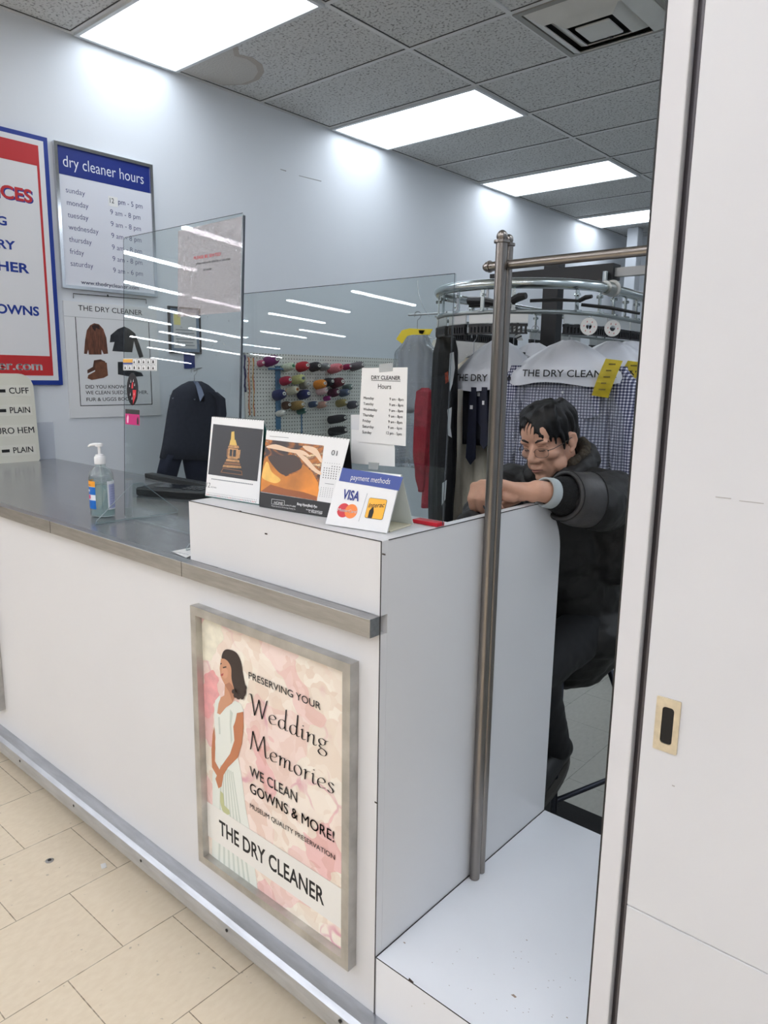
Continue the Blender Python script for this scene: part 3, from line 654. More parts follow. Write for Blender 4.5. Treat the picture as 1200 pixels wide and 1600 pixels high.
# ---- hours sign
hs = thing('hours_sign', (-W, 1.12, 1.95), 'chrome framed opening hours sign with blue header on the left wall', 'sign')
hu0_, hu1_, hv0_, hv1_ = .843, 1.402, 1.948, 2.664
plate('board', rect(hu0_ + .006, hv0_ + .006, hu1_ - .006, hv1_ - .006), FW, .001, .014, mat('hours_white', (222, 224, 232), .45), hs)
ring_frame('chrome_frame', hu0_, hv0_, hu1_, hv1_, .017, FW, .0005, .022, CHROME, hs)
plate('blue_header', rect(.861, 2.511, 1.384, 2.648), FW, .0142, .0148, mat('header_blue', (8, 36, 122), .45), hs)
lettering('lettering', 'dry cleaner hours', FW, .888, 1.345, 2.552, .054, mat('hours_white', (222, 224, 232), .45), hs, .0150, -.004)
days = [('sunday', .894, .997, '12 pm - 5 pm'), ('monday', .896, 1.012, '9 am - 8 pm'), ('tuesday', .896, 1.008, '9 am - 8 pm'), ('wednesday', .897, 1.061, '9 am - 8 pm'), ('thursday', .896, 1.019, '9 am - 8 pm'), ('friday', .896, .972, '9 am - 8 pm'), ('saturday', .896, 1.020, '9 am - 6 pm')]
for i, (dname, a, b, hh) in enumerate(days):
    v = 2.427 - i * .0605
    lettering('lettering', dname, FW, a, b, v, .026, NAVY, hs, .0145, -.006)
    if i == 0:
        plate('paper_patch', rect(1.128, 2.402, 1.182, 2.452), FW, .0145, .0149, PAPER, hs)
        lettering('lettering', '12', FW, 1.136, 1.160, 2.418, .025, INK, hs, .0152, .002)
        lettering('lettering', 'pm - 5 pm', FW, 1.185, 1.331, 2.420, .026, NAVY, hs, .0152, -.006)
    else: lettering('lettering', hh, FW, 1.135, 1.315, v - .008, .026, NAVY, hs, .0145, -.006)
lettering('lettering', 'www.thedrycleaner.com', FW, .947, 1.286, 1.977, .020, NAVY, hs, .0145, .01)

# ---- fur and boots poster
bp_ = thing('care_poster', (-W, 1.12, 1.27), 'white poster of fur coat, leather jacket and boots under the hours sign', 'poster')
CW = mat('poster_white', (226, 227, 228), .5)
plate('sheet', rect(.846, 1.268, 1.399, 1.884), FW, .0005, .008, CW, bp_)
plate('header_line', rect(.846, 1.8035, 1.399, 1.806), FW, .0082, .0088, mat('poster_line_grey', (180, 182, 184), .6), bp_)  # thin grey line across the sheet below its heading
lettering('lettering', 'THE DRY CLEANER', FW, .926, 1.304, 1.840, .027, INK, bp_, .0085, .003)
mb = MB(); bu0, bv0, bu1, bv1 = .905, 1.332, 1.345, 1.806
for a in (rect(bu0, bv0, bu0 + .004, bv1), rect(bu1 - .004, bv0, bu1, bv1), rect(bu0, bv0, bu1, bv0 + .004)): mb.prism(a, FW, .0082, .0086)
obj('print_border', mb, INK, bp_)
mb = MB(); mb.tube([FW(.903, 1.900, .008), FW(.903, 1.924, .008), FW(1.333, 1.930, .008), FW(1.333, 1.906, .008)], .002, 6); mb.tube([FW(1.10, 1.925, .008), FW(1.10, 1.935, .004)], .004, 6)
obj('wire_hook', mb, BLACK, bp_)
FUR = mat('print_fur', (104, 62, 44), .6, var=.45, vscale=45, stretch=(1, 3, .5)); LEA = mat('print_leather', (40, 42, 46), .5, var=.4, vscale=30); BOOT = mat('print_boot', (112, 70, 48), .6, var=.2, vscale=40)
def ss(u, v): q = at('x', -W + .0085, u / 2.9625, 180 + v / 2.963); return (q.y, q.z)
art('printed_coat', [(418, 972), (436, 963), (458, 968), (478, 990), (492, 1030), (500, 1104), (480, 1106), (470, 1085), (470, 1108), (412, 1108), (408, 1085), (402, 1106), (389, 1104), (394, 1040), (402, 995)], FW, .0086, FUR, bp_, ss)
art('printed_collar', [(424, 975), (440, 968), (458, 974), (462, 992), (444, 985), (440, 1000), (430, 990)], FW, .0088, mat('print_dark_fur', (50, 30, 24), .7), bp_, ss)
art('printed_jacket', [(545, 990), (575, 978), (600, 990), (625, 1010), (645, 1060), (664, 1118), (645, 1124), (630, 1080), (620, 1045), (612, 1098), (520, 1092), (530, 1050), (508, 1052), (512, 1018)], FW, .0086, LEA, bp_, ss)
art('printed_boot', [(435, 1135), (465, 1130), (487, 1140), (485, 1165), (440, 1180), (405, 1196), (404, 1180), (430, 1165)], FW, .0086, mat('print_boot_dark', (82, 50, 36), .6), bp_, ss)
art('printed_boot', [(442, 1146), (470, 1140), (494, 1146), (500, 1205), (480, 1216), (425, 1226), (405, 1218), (408, 1204), (440, 1186)], FW, .0088, BOOT, bp_, ss)
art('printed_shoe', [(545, 1142), (575, 1142), (580, 1165), (610, 1180), (655, 1192), (664, 1208), (610, 1212), (546, 1200)], FW, .0086, LEA, bp_, ss)
lettering('lettering', 'DID YOU KNOW?', FW, .941, 1.180, 1.4265, .019, INK, bp_, .0085, .006)
lettering('lettering', 'WE CLEAN SUEDE, LEATHER,', FW, .940, 1.318, 1.3950, .019, INK, bp_, .0085, .006)
lettering('lettering', 'FUR & UGGS BOOTS', FW, .942, 1.232, 1.3580, .019, INK, bp_, .0085, .006)

# ---- certificate
ce = thing('framed_certificate', (-W, 1.58, 1.63), 'small framed certificate with a yellow patch hanging above the dark suit', 'certificate')
plate('paper', rect(1.482, 1.642, 1.688, 1.898), FW, .004, .010, mat('cert_paper', (206, 208, 208), .5), ce)
ring_frame('certificate_border', 1.482, 1.642, 1.688, 1.898, .022, FW, .0102, .0106, mat('cert_border', (120, 138, 158), .5, var=.2, vscale=60), ce)
ring_frame('dark_frame', 1.474, 1.634, 1.696, 1.906, .010, FW, .0005, .016, mat('frame_dark', (42, 44, 48), .4), ce)
plate('yellow_patch', rect(1.510, 1.80, 1.555, 1.86), FW, .0108, .0112, mat('pale_yellow', (226, 216, 140), .5), ce)
mb = MB()
for i in range(6): mb.prism(rect(1.52, 1.68 + i * .018, 1.65 - .01 * (i % 2), 1.685 + i * .018), FW, .0108, .0111)
mb.prism(rect(1.53, 1.862, 1.65, 1.870), FW, .0108, .0111)
obj('text_line', mb, mat('grey_ink', (130, 134, 140), .6), ce)

# ---- tailoring board leaning at the wall
CB = mat('cream_board', (222, 220, 206), .5, var=.03, vscale=6)
FB = frame((-W + .056, 0, zc), (0, 1, 0), Vector((-.024, 0, .45)), None)
hb = thing('price_board', (-W + .06, .55, zc), 'cream hand-lettered hem price board leaning on the wall at the counter end', 'price board')
pl = [(.10, 0), (.640, 0)] + [(.648, .01)] + [(.648 - .07 + .07 * math.cos(math.radians(a)), .376 + .07 * math.sin(math.radians(a))) for a in range(0, 91, 15)] + [(.16, .446), (.10, .40)]
plate('board', pl, FB, -.012, 0, CB, hb)
fbn = lambda u, z: (u, (z - zc) / .995)
for s, u0, u1, z_, h in (('CUFF', .525, .622, 1.402, .030), ('PLAIN', .519, .620, 1.305, .030), ('EURO HEM', .42, .631, 1.203, .031), ('PLAIN', .516, .616, 1.105, .029)):
    vv = (z_ - zc) / .995
    plate('label_strip', rect(.36, vv - .012, .630, vv + h + .012), FB, .0002, .0008, mat('tape_strip', (228, 226, 214), .35), hb)
    lettering('lettering', s, FB, u0, u1, vv, h, INK, hb, .0012, .012, -.05)
    plate('lettering', rect(u0 - .055, vv + .006, u0 - .017, vv + h * .72), FB, .001, .0014, INK, hb)
t = tag(plate('acrylic_block', rect(.655, zc + .0005, .742, 1.253), FW, .02, .026, clear('acrylic_block_sheet', (246, 247, 249), .05, 1.45, haze=.16, hazecol=(232, 234, 240))), 'small clear acrylic sheet standing by the wall beside the hem board', 'acrylic sheet')

# ================================================================== SHIELDS
SY = .2
L1, L2 = (.17, .05, 1.2), (.2, .03, 1.21)
F1, F2 = lean_frame(*L1), lean_frame(*L2)
PS = lean_hit(L1[0] - .0035, L1[1], L1[2]); PS2 = lean_hit(L2[0] - .0045, L2[1], L2[2])
FSY = lean_frame(L1[0] - .0032, L1[1], L1[2])
s1l, s1r, s1t = (PS(192, 372)[0] + PS(195, 735)[0]) / 2, (PS(378, 334)[0] + PS(378, 645)[0]) / 2 - .0052, (PS(192, 372)[1] + PS(376, 333)[1]) / 2
sh1 = thing('acrylic_shield', (-.95, .165, zc), 'tall clear acrylic sneeze shield with stickers standing on the metal countertop', 'shield', 'acrylic shields on the counter')
obj('panel', MB().prism(rrect(s1l, zc + .004, s1r, s1t, .008), F1, -.003, .003), ACRYL, sh1)
obj('panel_edge', MB().prism(rect(s1r, zc + .004, s1r + .0035, s1t - .006), F1, -.003, .003), ACEDGE, sh1)
mb = MB(); mb.tube([F1(s1l, zc + .01, .003), F1(s1l, s1t - .008, .003), F1(s1l + .008, s1t, .003), F1(s1r, s1t, .003)], .0008, 5)
obj('panel_edge', mb, ACEDGE, sh1)
for x in (-1.203, -.722):
    mb = MB(); Fx = frame((x, 0, 0), (0, 1, 0), (0, 0, 1), (1, 0, 0))
    mb.prism([(.042, zc + .001), (.332, zc + .001), (.332, zc + .012), (.205, zc + .115), (.172, zc + .115), (.172, zc + .008), (.042, zc + .008)], Fx, -.003, .003)
    f = obj('foot', mb, ACRYL, sh1)
    e = MB(); e.tube([(x, .042, zc + .003), (x, .332, zc + .003), (x, .332, zc + .012), (x, .205, zc + .115), (x, .172, zc + .115), (x, .045, zc + .012)], .0014, 5, closed=True); obj('foot_edge', e, ACEDGE_L, f)
# stickers at the left edge
sx0, sx1 = PS(192.3, 570)[0] + .001, PS(245, 570)[0]; sz0, sz1 = PS(220, 579)[1], PS(220, 560)[1]; sm = (sz0 + sz1) / 2; sh_ = sz1 - sz0; sw_ = sx1 - sx0
stk = plate('pictogram_sticker', rect(sx0, sz0, sx1, sz1), FSY, 0, .0005, mat('sticker_white', (228, 230, 232), .4), sh1)
plate('colour_band', rect(sx0, sm + .3 * sh_ * .5, sx0 + sw_ * .29, sz1 - .002), FSY, .0006, .0009, mat('sticker_yellow', (226, 170, 60), .4), stk)
plate('colour_band', rect(sx0, sm, sx0 + sw_ * .29, sm + .3 * sh_ * .5), FSY, .0006, .0009, mat('sticker_blue', (60, 80, 150), .4), stk)
mb = MB(); gmb = MB()
for r_ in range(2):
    for c_ in range(7):
        cw = sw_ / 7.2; x = sx0 + .003 + c_ * cw
        if r_ == 0 and c_ < 2: continue
        z = sm + .001 if r_ == 0 else sz0 + .001; ch_ = sh_ * .44; bw = cw * .86
        for q in (rect(x, z, x + bw, z + .0008), rect(x, z + ch_ - .0008, x + bw, z + ch_), rect(x, z, x + .0008, z + ch_), rect(x + bw - .0008, z, x + bw, z + ch_)): mb.prism(q, FSY, .0006, .0009)
        k = (c_ + r_) % 3
        gmb.prism([(x + .005, z + .003), (x + .014, z + .003), (x + .012 - .002 * k, z + .011), (x + .007 + .001 * k, z + .012)], FSY, .0006, .0009)
obj('pictogram', mb, mat('grey_line', (90, 92, 96), .5), stk); obj('pictogram', gmb, INK, stk)
lc_ = PS(207, 608); cx_, cz_ = lc_; lip = [(cx_ + .033 * math.sin(t) * (abs(math.sin(t)) ** .12 if t else 1), cz_ + .05 * math.cos(t)) for t in np.linspace(0, 2 * math.pi, 32, endpoint=False)]
lip = [(max(u, s1l + .0005), v) for u, v in lip]
od = plate('oval_decal', lip, FSY, 0, .0006, mat('decal_black', (22, 18, 22), .25), sh1)
plate('decal_patch', [(cx_ + .002, cz_ - .002), (cx_ + .022, cz_ - .002), (cx_ + .019, cz_ - .022), (cx_ + .004, cz_ - .046)], FSY, .0007, .001, mat('decal_red', (206, 40, 52), .3), od)
plate('decal_patch', [(cx_ - .006, cz_ + .002), (cx_ + .005, cz_ + .002), (cx_ + .004, cz_ + .022), (cx_ - .003, cz_ + .018)], FSY, .0007, .001, mat('decal_red', (206, 40, 52), .3), od)
mb = MB()
for dx_, dz_ in ((-.016, .01), (-.008, .024), (.006, .026), (.013, .014), (-.012, -.016), (-.002, -.028), (.010, -.014)): mb.prism([(cx_ + dx_ - .0022, cz_ + dz_ - .004), (cx_ + dx_ + .0022, cz_ + dz_ - .004), (cx_ + dx_ + .001, cz_ + dz_ + .005)], FSY, .0010, .0013)
obj('decal_fleck', mb, mat('decal_pale', (200, 190, 196), .3), od)  # small pale pointed flecks over the decal
(px0, pz1), (px1, pz0) = PS(196, 639), PS(218, 665)
pk = plate('pink_card', rect(px0, pz0, px1, pz1), FSY, 0, .0006, mat('card_pink', (196, 44, 120), .35), sh1)
plate('card_header', rect(px0, pz1 - .014, px1, pz1), FSY, .0007, .001, mat('card_dark', (46, 46, 46), .4), pk)
plate('card_figure', [(px0 + .010, pz0 + .005), (px0 + .018, pz0 + .005), (px0 + .020, pz0 + .022), (px0 + .016, pz0 + .031), (px0 + .009, pz0 + .02)], FSY, .0007, .001, mat('card_pale', (240, 200, 220), .4), pk)
plate('card_figure', [(px1 - .014, pz0 + .003), (px1 - .004, pz0 + .003), (px1 - .005, pz0 + .018), (px1 - .009, pz0 + .028), (px1 - .014, pz0 + .018)], FSY, .0007, .001, mat('card_dark', (46, 46, 46), .4), pk)
# taped clear film with a printed notice at the upper right
film = clear('wrinkled_film', (245, 241, 241), .05, 1.5, wrinkle=.45, wscale=45, haze=.14, hazecol=(226, 218, 218))
fx = PS(278, 430)[0]
fo = plate('taped_film', [(fx, PS(330, 492)[1]), (s1r - .002, PS(330, 490)[1]), (s1r - .002, s1t - .008), (fx, s1t - .012)], FSY, .0003, .0006, film, sh1)
for (u0, u1, y, m_, h) in ((303, 345, 405, RED, .008), (307, 360, 413, INK, .006), (318, 331, 423, INK, .006)):
    p, q = PS(u0, y), PS(u1, y - (u1 - u0) * .12); F_ = lean_frame(L1[0] - .0042, L1[1], L1[2])
    lettering('notice_lettering', 'PLEASE BE SEATED' if m_ is RED else ('please wait to be called by an associate' if h == .006 and u0 == 307 else 'at counter'), F_, p[0], q[0], (p[1] + q[1]) / 2, h, m_, fo, 0, .012)
mb = MB(); random.seed(5)
for k in range(60):
    u, v = random.uniform(fx, s1r - .02), random.uniform(1.55, s1t - .02); an = random.uniform(0, math.pi); ln = random.uniform(.003, .010)
    mb.tube([FSY(u, v, .0012), FSY(u + ln * .5 * math.cos(an), v + ln * .5 * math.sin(an), .0022), FSY(u + ln * math.cos(an + .5), v + ln * math.sin(an + .5), .0012)], .0005, 4)
obj('film_wrinkle', mb, clear('film_gloss', (240, 240, 240), .08, 1.5, haze=.3, gain=3.0), fo)

s2l, s2r, s2t = s1r - .02, (PS2(712, 432)[0] + PS2(690, 822)[0]) / 2 - .001, PS2(545, 443)[1]
sh2 = thing('acrylic_shield', (-.33, SY, zr), 'wide clear acrylic shield on the white ledge with papers taped to it', 'shield', 'acrylic shields on the counter')
obj('panel', MB().prism(rect(s2l, zr + .002, s2r, s2t), F2, -.003, .003), ACRYL, sh2)
mb = MB(); mb.tube([F2(s2l, s2t, .003), F2(s2r, s2t, .003), F2(s2r, zr + .004, .003)], .0008, 5); obj('panel_edge', mb, ACEDGE, sh2)
mb = MB(); mb.tube([F2(*PS2(*q), .0034) for q in ((652, 438), (654, 460), (660, 478), (670, 495))], .0007, 5); obj('panel_crack', mb, ACEDGE_L, sh2)
obj('red_base_clip', MB().box((-.072, SY - .018, zr + .0005), (-.004, SY + .008, zr + .009), .0015), mat('red_clip', (200, 24, 44), .3), sh2)
# hours notice on the shield
def notice(name, pts, label, cat, d=.004):
    P = [PS2(*q) for q in pts]; t = thing(name, (P[0][0], SY - .004, P[3][1]), label, cat); return t, P
hn, P = notice('hours_notice', [(567, 575), (638, 574), (635, 697), (561, 690)], 'white paper notice of opening hours taped to the clear shield', 'notice')
FN = lean_frame(L2[0] - .0065, L2[1], L2[2])
plate('sheet', P, FN, 0, .0008, PAPER, hn)
plate('tape', [PS2(594, 569), PS2(616, 567), PS2(615, 580), PS2(594, 582)], FN, .001, .0014, clear('tape', (235, 236, 234), .2, 1.4, haze=.3), hn)
def nt(s, l, r, tl, bold=.004): px_text('lettering', s, l, r, tl, hn, F=FN, d=.0012, bold=bold, hit=PS2)
nt('DRY CLEANER', (581.5, 592.5), (627, 594), (581.7, 586.5), .02)
mb = MB(); a, b = PS2(581.5, 593.9), PS2(627, 595.4); mb.prism([(a[0], a[1] - .001), (b[0], b[1] - .001), b, a], FN, .001, .0013); obj('lettering', mb, INK, hn)
nt('Hours', (592, 607), (612.5, 608), (592.2, 599.5), .004)
for i, (dn, hh) in enumerate((('Monday', '9 am - 8pm'), ('Tuesday', '9 am - 8pm'), ('Wednesday', '9 am - 8pm'), ('Thursday', '9 am - 8pm'), ('Friday', '9 am - 8pm'), ('Saturday', '9 am - 6pm'), ('Sunday', '12 pm - 5pm'))):
    y = 623.5 + i * 8.9; x0 = 569.6 - i * .35; wd_ = (16, 16, 22, 17, 12.5, 17.5, 14.5)[i]
    nt(dn, (x0, y), (x0 + wd_, y + 1.2), (x0, y - 4.2), .012)
    x1 = 632 - i * .5; nt(hh, (x1 - (24 if i == 6 else 22), y + 2), (x1, y + 3), (x1 - 22, y - 2.2), .012)
bn, P = notice('blank_notice', [(549, 647), (603, 650), (602, 690), (549, 700)], 'blank white paper tucked under the hours notice on the shield', 'paper')
FN2 = lean_frame(L2[0] - .0045, L2[1], L2[2])
plate('sheet', [PS2(549, 648), PS2(606, 650), PS2(617, 700), PS2(617, 729), PS2(549, 724)], FN2, 0, .0008, PAPER, bn)
plate('sheet', [PS2(549, 648), PS2(563, 648), PS2(562, 672), PS2(549, 671)], FN2, .0009, .0013, mat('paper_grey', (214, 216, 218), .7), bn)
plate('clip_tab', [PS2(577, 722), PS2(593, 723), PS2(592, 734), PS2(577, 733)], FN2, .0014, .003, clear('tape', (235, 236, 234), .2, 1.4, haze=.3), bn)

# ================================================================== DESK CALENDARS, PAYMENT SIGN
def tent(name, label, cat, BL, BR, tilt_top, depth, th=.002):
    """card standing on the ledge: face from the two bottom corners, leaning back to tilt_top px corners"""
    pass
def easel(BLp, BRp, TLp, TRp, lean):
    BL, BR = at('z', zr + .001, *BLp), at('z', zr + .001, *BRp)
    U = (BR - BL); U.z = 0; wd_ = U.length; U.normalize(); back = Vector((-U.y, U.x, 0))
    if back.y < 0: back = -back
    # height of the face: the plane through BL-BR that leans back by `lean` per metre of height
    n = U.cross(Vector((back.x * lean, back.y * lean, 1)).normalized())
    def hit(px):
        d = Vector((CR.T @ np.array([(px[0] - 600) / CF, (px[1] - 800) / CF, 1.0])).tolist()); C0 = Vector(CC.tolist())
        return C0 + d * ((BL - C0).dot(n) / d.dot(n))
    V = Vector((back.x * lean, back.y * lean, 1)).normalized(); TL, TR = hit(TLp), hit(TRp)
    h = ((TL - BL).dot(V) + (TR - BL).dot(V)) / 2
    F = frame(BL, U, V, None)
    def uv(px): q = hit(px) - BL; return (q.dot(U), q.dot(V))
    return F, wd_, h, uv, U, V, back, BL
CARD = mat('calendar_white', (236, 236, 235), .5)
def spiral(mb, F, A, B, n, m0=.03):
    for k in range(n):
        f_ = m0 + (1 - 2 * m0) * k / (n - 1); u = A[0] + (B[0] - A[0]) * f_; h = A[1] + (B[1] - A[1]) * f_
        mb.tube([F(u, h + .004 * math.sin(a) - .001, .003 * math.cos(a) - .003) for a in np.linspace(-.4, 2 * math.pi - .8, 9)], .0007, 4)
# calendar with the golden pagoda
F, w, h, uv, U, V, back, BL = easel((320.6, 775.5), (404.4, 789), (331, 655), (412.5, 661), .34)
c1 = thing('desk_calendar', BL, 'spiral desk calendar open at month 12 with a golden pagoda on black', 'calendar', 'desk calendars on the ledge')
pgq = [uv(q_) for q_ in ((320.6, 775.5), (404.4, 789), (412.5, 657), (331, 651))]
plate('page', pgq, F, -.001, 0, CARD, c1); h = min(pgq[2][1], pgq[3][1])
dpt = .092; Fb = frame(BL + back * dpt, U, (V * h - back * dpt), None); hb_ = (V * h - back * dpt).length * .985; us_ = (pgq[3][0] * .6, w + (pgq[2][0] - w) * .4)
mb = MB(); mb.prism([(0, 0), (w, 0), (pgq[2][0] - .001, hb_), (pgq[3][0] + .001, hb_)], Fb, -.001, .001); mb.prism(rect(.0, 0, w, dpt), frame(BL, U, back, None), 0, .002)
obj('easel_back', mb, mat('easel_teal', (40, 96, 92), .5), c1)
mb = MB(); spiral(mb, F, pgq[3], pgq[2], 22); obj('spiral', mb, mat('wire_grey', (110, 112, 114), .3, .8), c1)
q = [uv(p) for p in ((333.5, 662.5), (411, 671), (402, 752), (325.5, 741))]
pr1 = plate('photo_print', q, F, .0002, .0005, mat('calendar_black', (30, 30, 34), .4), c1)
def Z6(x, y): return uv((290 + x / 2.553, 620 + y / 2.553))
GOLD = mat('print_gold', (186, 140, 92), .5, var=.3, vscale=120); GOLD2 = mat('print_gold_light', (222, 186, 96), .5); GOLD3 = mat('print_bronze', (132, 92, 62), .5)
def poly6(name, pts, d, m): plate(name, [Z6(*p) for p in pts], F, d, d + .0003, m, pr1)
poly6('printed_spire', [(180, 190), (184, 140), (195, 138), (197, 190)], .0006, GOLD2)
poly6('printed_spire', [(176, 192), (180, 172), (200, 172), (206, 194)], .0008, GOLD2)
poly6('printed_roof', [(170, 202), (176, 190), (212, 196), (214, 206)], .0006, GOLD)
poly6('printed_body', [(172, 204), (210, 208), (208, 250), (168, 246)], .0007, GOLD)
poly6('printed_wing', [(166, 208), (174, 206), (172, 240), (164, 240)], .0006, GOLD3); poly6('printed_wing', [(206, 212), (220, 212), (216, 246), (204, 246)], .0006, GOLD)
poly6('printed_window', [(178, 210), (203, 213), (201, 240), (176, 237)], .0009, mat('calendar_black', (30, 30, 34), .4))
poly6('printed_mullion', [(188.5, 211), (191.5, 211.5), (189.5, 239), (186.5, 238.5)], .0011, GOLD)
for k, (a, b, y) in enumerate(((164, 214, 248), (158, 218, 260), (152, 222, 272))): poly6('printed_tier', [(a, y), (b, y + 5), (b + 2, y + 14), (a - 3, y + 9)], .0007 + k * .0002, (GOLD, GOLD3, GOLD)[k])
for seg in ([(150, 284), (226, 296), (226, 299), (150, 287)], [(150, 284), (153, 284), (144, 302), (141, 300)], [(223, 296), (226, 297), (228, 314), (225, 313)], [(141, 299), (228, 311), (228, 314), (141, 302)]): poly6('printed_stand', seg, .0009, GOLD3)
lettering('lettering', '12', F, *[Z6(82, 358)[0], Z6(97, 360)[0]], Z6(84, 360)[1], .012, mat('grey_ink_dark', (70, 70, 72), .6), c1, .0003, -.004)
lettering('lettering', 'DECEMBER', F, Z6(101, 358)[0], Z6(124, 362)[0], Z6(101, 362)[1], .003, mat('grey_ink_dark', (70, 70, 72), .6), c1, .0003, 0)
mb = MB(); a, b = Z6(104, 326), Z6(270, 353)
for k in range(24): mb.prism(rect(a[0] + (b[0] - a[0]) * k / 24, a[1] - .002, a[0] + (b[0] - a[0]) * (k + .72) / 24, a[1] + .0005), F, .0002, .0005)
a, b = Z6(86, 379), Z6(288, 412); mbr = MB()
for k in range(31):
    (mbr if k % 7 in (0, 1) else mb).prism(rect(a[0] + (b[0] - a[0]) * k / 31, a[1] - .008, a[0] + (b[0] - a[0]) * (k + .35) / 31, a[1] - .005), F, .0002, .0005)
    mb.prism(rect(a[0] + (b[0] - a[0]) * k / 31, a[1] - .002, a[0] + (b[0] - a[0]) * (k + .3) / 31, a[1] - .0005), F, .0002, .0005)
obj('date_row', mb, mat('grey_ink', (130, 134, 140), .6), c1); obj('date_row', mbr, mat('red_ink', (196, 110, 106), .6), c1)
# calendar with the amber dunes
F, w, h, uv, U, V, back, BL = easel((405.5, 791.5), (515, 809), (417, 674), (546, 688), .34)
c2_ = thing('desk_calendar', BL, 'wide spiral desk calendar with amber wave photograph and black business strip', 'calendar', 'desk calendars on the ledge')
wt = uv((546, 688))[0]
pgq = [uv(q_) for q_ in ((405.5, 791.5), (515, 809), (546.5, 686), (416.5, 672))]
plate('page', pgq, F, -.001, 0, CARD, c2_); h = min(pgq[2][1], pgq[3][1])
dpt = .092; Fb = frame(BL + back * dpt, U, (V * h - back * dpt), None); hb_ = (V * h - back * dpt).length * .985; us_ = (pgq[3][0] * .6, w + (pgq[2][0] - w) * .4)
mb = MB(); mb.prism([(0, 0), (w, 0), (pgq[2][0] - .001, hb_), (pgq[3][0] + .001, hb_)], Fb, -.001, .001); mb.prism(rect(0, 0, w, dpt), frame(BL, U, back, None), 0, .002)
obj('easel_back', mb, mat('easel_black', (18, 18, 20), .5), c2_)
mb = MB(); spiral(mb, F, pgq[3], pgq[2], 27); obj('spiral', mb, BLACK, c2_)
def amber_mat():
    m = bpy.data.materials.new('amber_print'); m.use_nodes = True; nt_ = m.node_tree; b = nt_.nodes['Principled BSDF']; b.inputs['Roughness'].default_value = .35
    tc = nt_.nodes.new('ShaderNodeTexCoord'); mp = nt_.nodes.new('ShaderNodeMapping'); mp.inputs['Scale'].default_value = (9, 9, 22); mp.inputs['Rotation'].default_value = (0, .35, 0)
    nt_.links.new(tc.outputs['Object'], mp.inputs[0]); wv = nt_.nodes.new('ShaderNodeTexNoise'); wv.inputs['Scale'].default_value = 1.6; wv.inputs['Detail'].default_value = 3; wv.inputs['Distortion'].default_value = 1.4
    nt_.links.new(mp.outputs[0], wv.inputs['Vector']); cr = nt_.nodes.new('ShaderNodeValToRGB')
    cols = [(.30, (20, 14, 16)), (.46, (70, 40, 26)), (.55, (190, 112, 34)), (.62, (112, 66, 40)), (.70, (246, 214, 160)), (.78, (120, 110, 130))]
    while len(cr.color_ramp.elements) < len(cols): cr.color_ramp.elements.new(.5)
    for el, (ps, c) in zip(cr.color_ramp.elements, cols): el.position = ps; el.color = rgb(c)
    nt_.links.new(wv.outputs['Fac'], cr.inputs[0]); nt_.links.new(cr.outputs[0], b.inputs['Base Color']); return m
ph = plate('photo_print', [Z6(320, 170), Z6(552, 195), Z6(524, 415), Z6(298, 378)], F, .0002, .0005, amber_mat(), c2_)
def p6(name, pts, d, m, par, n=0):
    P_ = [Z6(*p) for p in pts]
    if n: P_ = [(q.x, q.y) for q in catmull(P_, n, True)]
    plate(name, P_, F, d, d + .0002, m, par)
AM = mat('print_amber', (206, 124, 28), .35, var=.3, vscale=14); AMD = mat('print_amber_dark', (58, 36, 24), .35); AML = mat('print_amber_pale', (240, 190, 90), .35, var=.15, vscale=30)
p6('printed_dune', [(300, 376), (302, 330), (312, 262), (322, 236), (345, 250), (360, 285), (400, 318), (450, 300), (470, 268), (505, 300), (530, 345), (532, 372), (524, 414)], .0006, AM, ph)
p6('printed_hollow', [(330, 240), (380, 236), (430, 232), (458, 252), (462, 285), (420, 306), (392, 312), (362, 290)], .0008, AMD, ph, 5)
p6('printed_shadow', [(300, 378), (340, 350), (400, 368), (470, 380), (524, 398), (524, 414)], .0008, mat('print_amber_mid', (150, 78, 18), .35), ph)
p6('printed_glow', [(306, 318), (318, 268), (330, 262), (345, 300), (380, 330), (360, 345), (325, 335)], .0009, AML, ph, 4)
for q in ([(322, 200), (360, 190), (420, 208), (470, 215), (500, 240), (470, 232), (420, 222), (350, 208)], [(440, 222), (480, 240), (520, 285), (540, 300), (538, 312), (505, 292), (470, 256)], [(470, 196), (520, 205), (545, 250), (540, 262), (515, 232), (480, 212)]): p6('printed_ripple', q, .0009, mat('print_ripple', (232, 200, 168), .35), ph, 4)
bb = plate('black_strip', [Z6(298, 380), Z6(584, 425), Z6(574, 481), Z6(295, 437)], F, .0006, .0009, mat('strip_black', (18, 18, 20), .45), c2_)
WI = mat('white_ink', (230, 230, 230), .5)
def t6(s, l, r, hpx, m, par, bold=0): a, b = Z6(*l), Z6(*r); lettering('lettering', s, F, a[0], b[0], a[1], hpx, m, par, .0011, bold, v1=b[1])
t6('HOME', (353, 427), (388, 432), .0062, WI, bb, .02)
a_, b_ = Z6(345, 430), Z6(395, 437); mb = MB()
zz = [Z6(345, 408), Z6(396, 415), Z6(395, 434), Z6(344, 428)]
for k in range(4):
    p, q = zz[k], zz[(k + 1) % 4]; mb.tube([F(p[0], p[1], .0012), F(q[0], q[1], .0012)], .0005, 4)
obj('logo_box', mb, WI, bb)
t6('6.000.771.8000', (398, 435), (440, 441), .003, WI, bb, .01); t6('Home Standards Brokerage Realty Inc.', (343, 437), (440, 451), .0028, WI, bb, .015)
t6('Bong Hyun(Bob) Pyo', (445, 432), (525, 444), .006, WI, bb, .025); t6('bobpyo@hotmail.com', (482, 452), (547, 461), .003, WI, bb, .02); t6('C. 416.817.7209', (492, 461), (545, 470), .0045, WI, bb, .02)
t6('01', (581, 232), (604, 236), .0115, mat('grey_ink_dark', (70, 70, 72), .6), c2_, .002)
mb = MB()
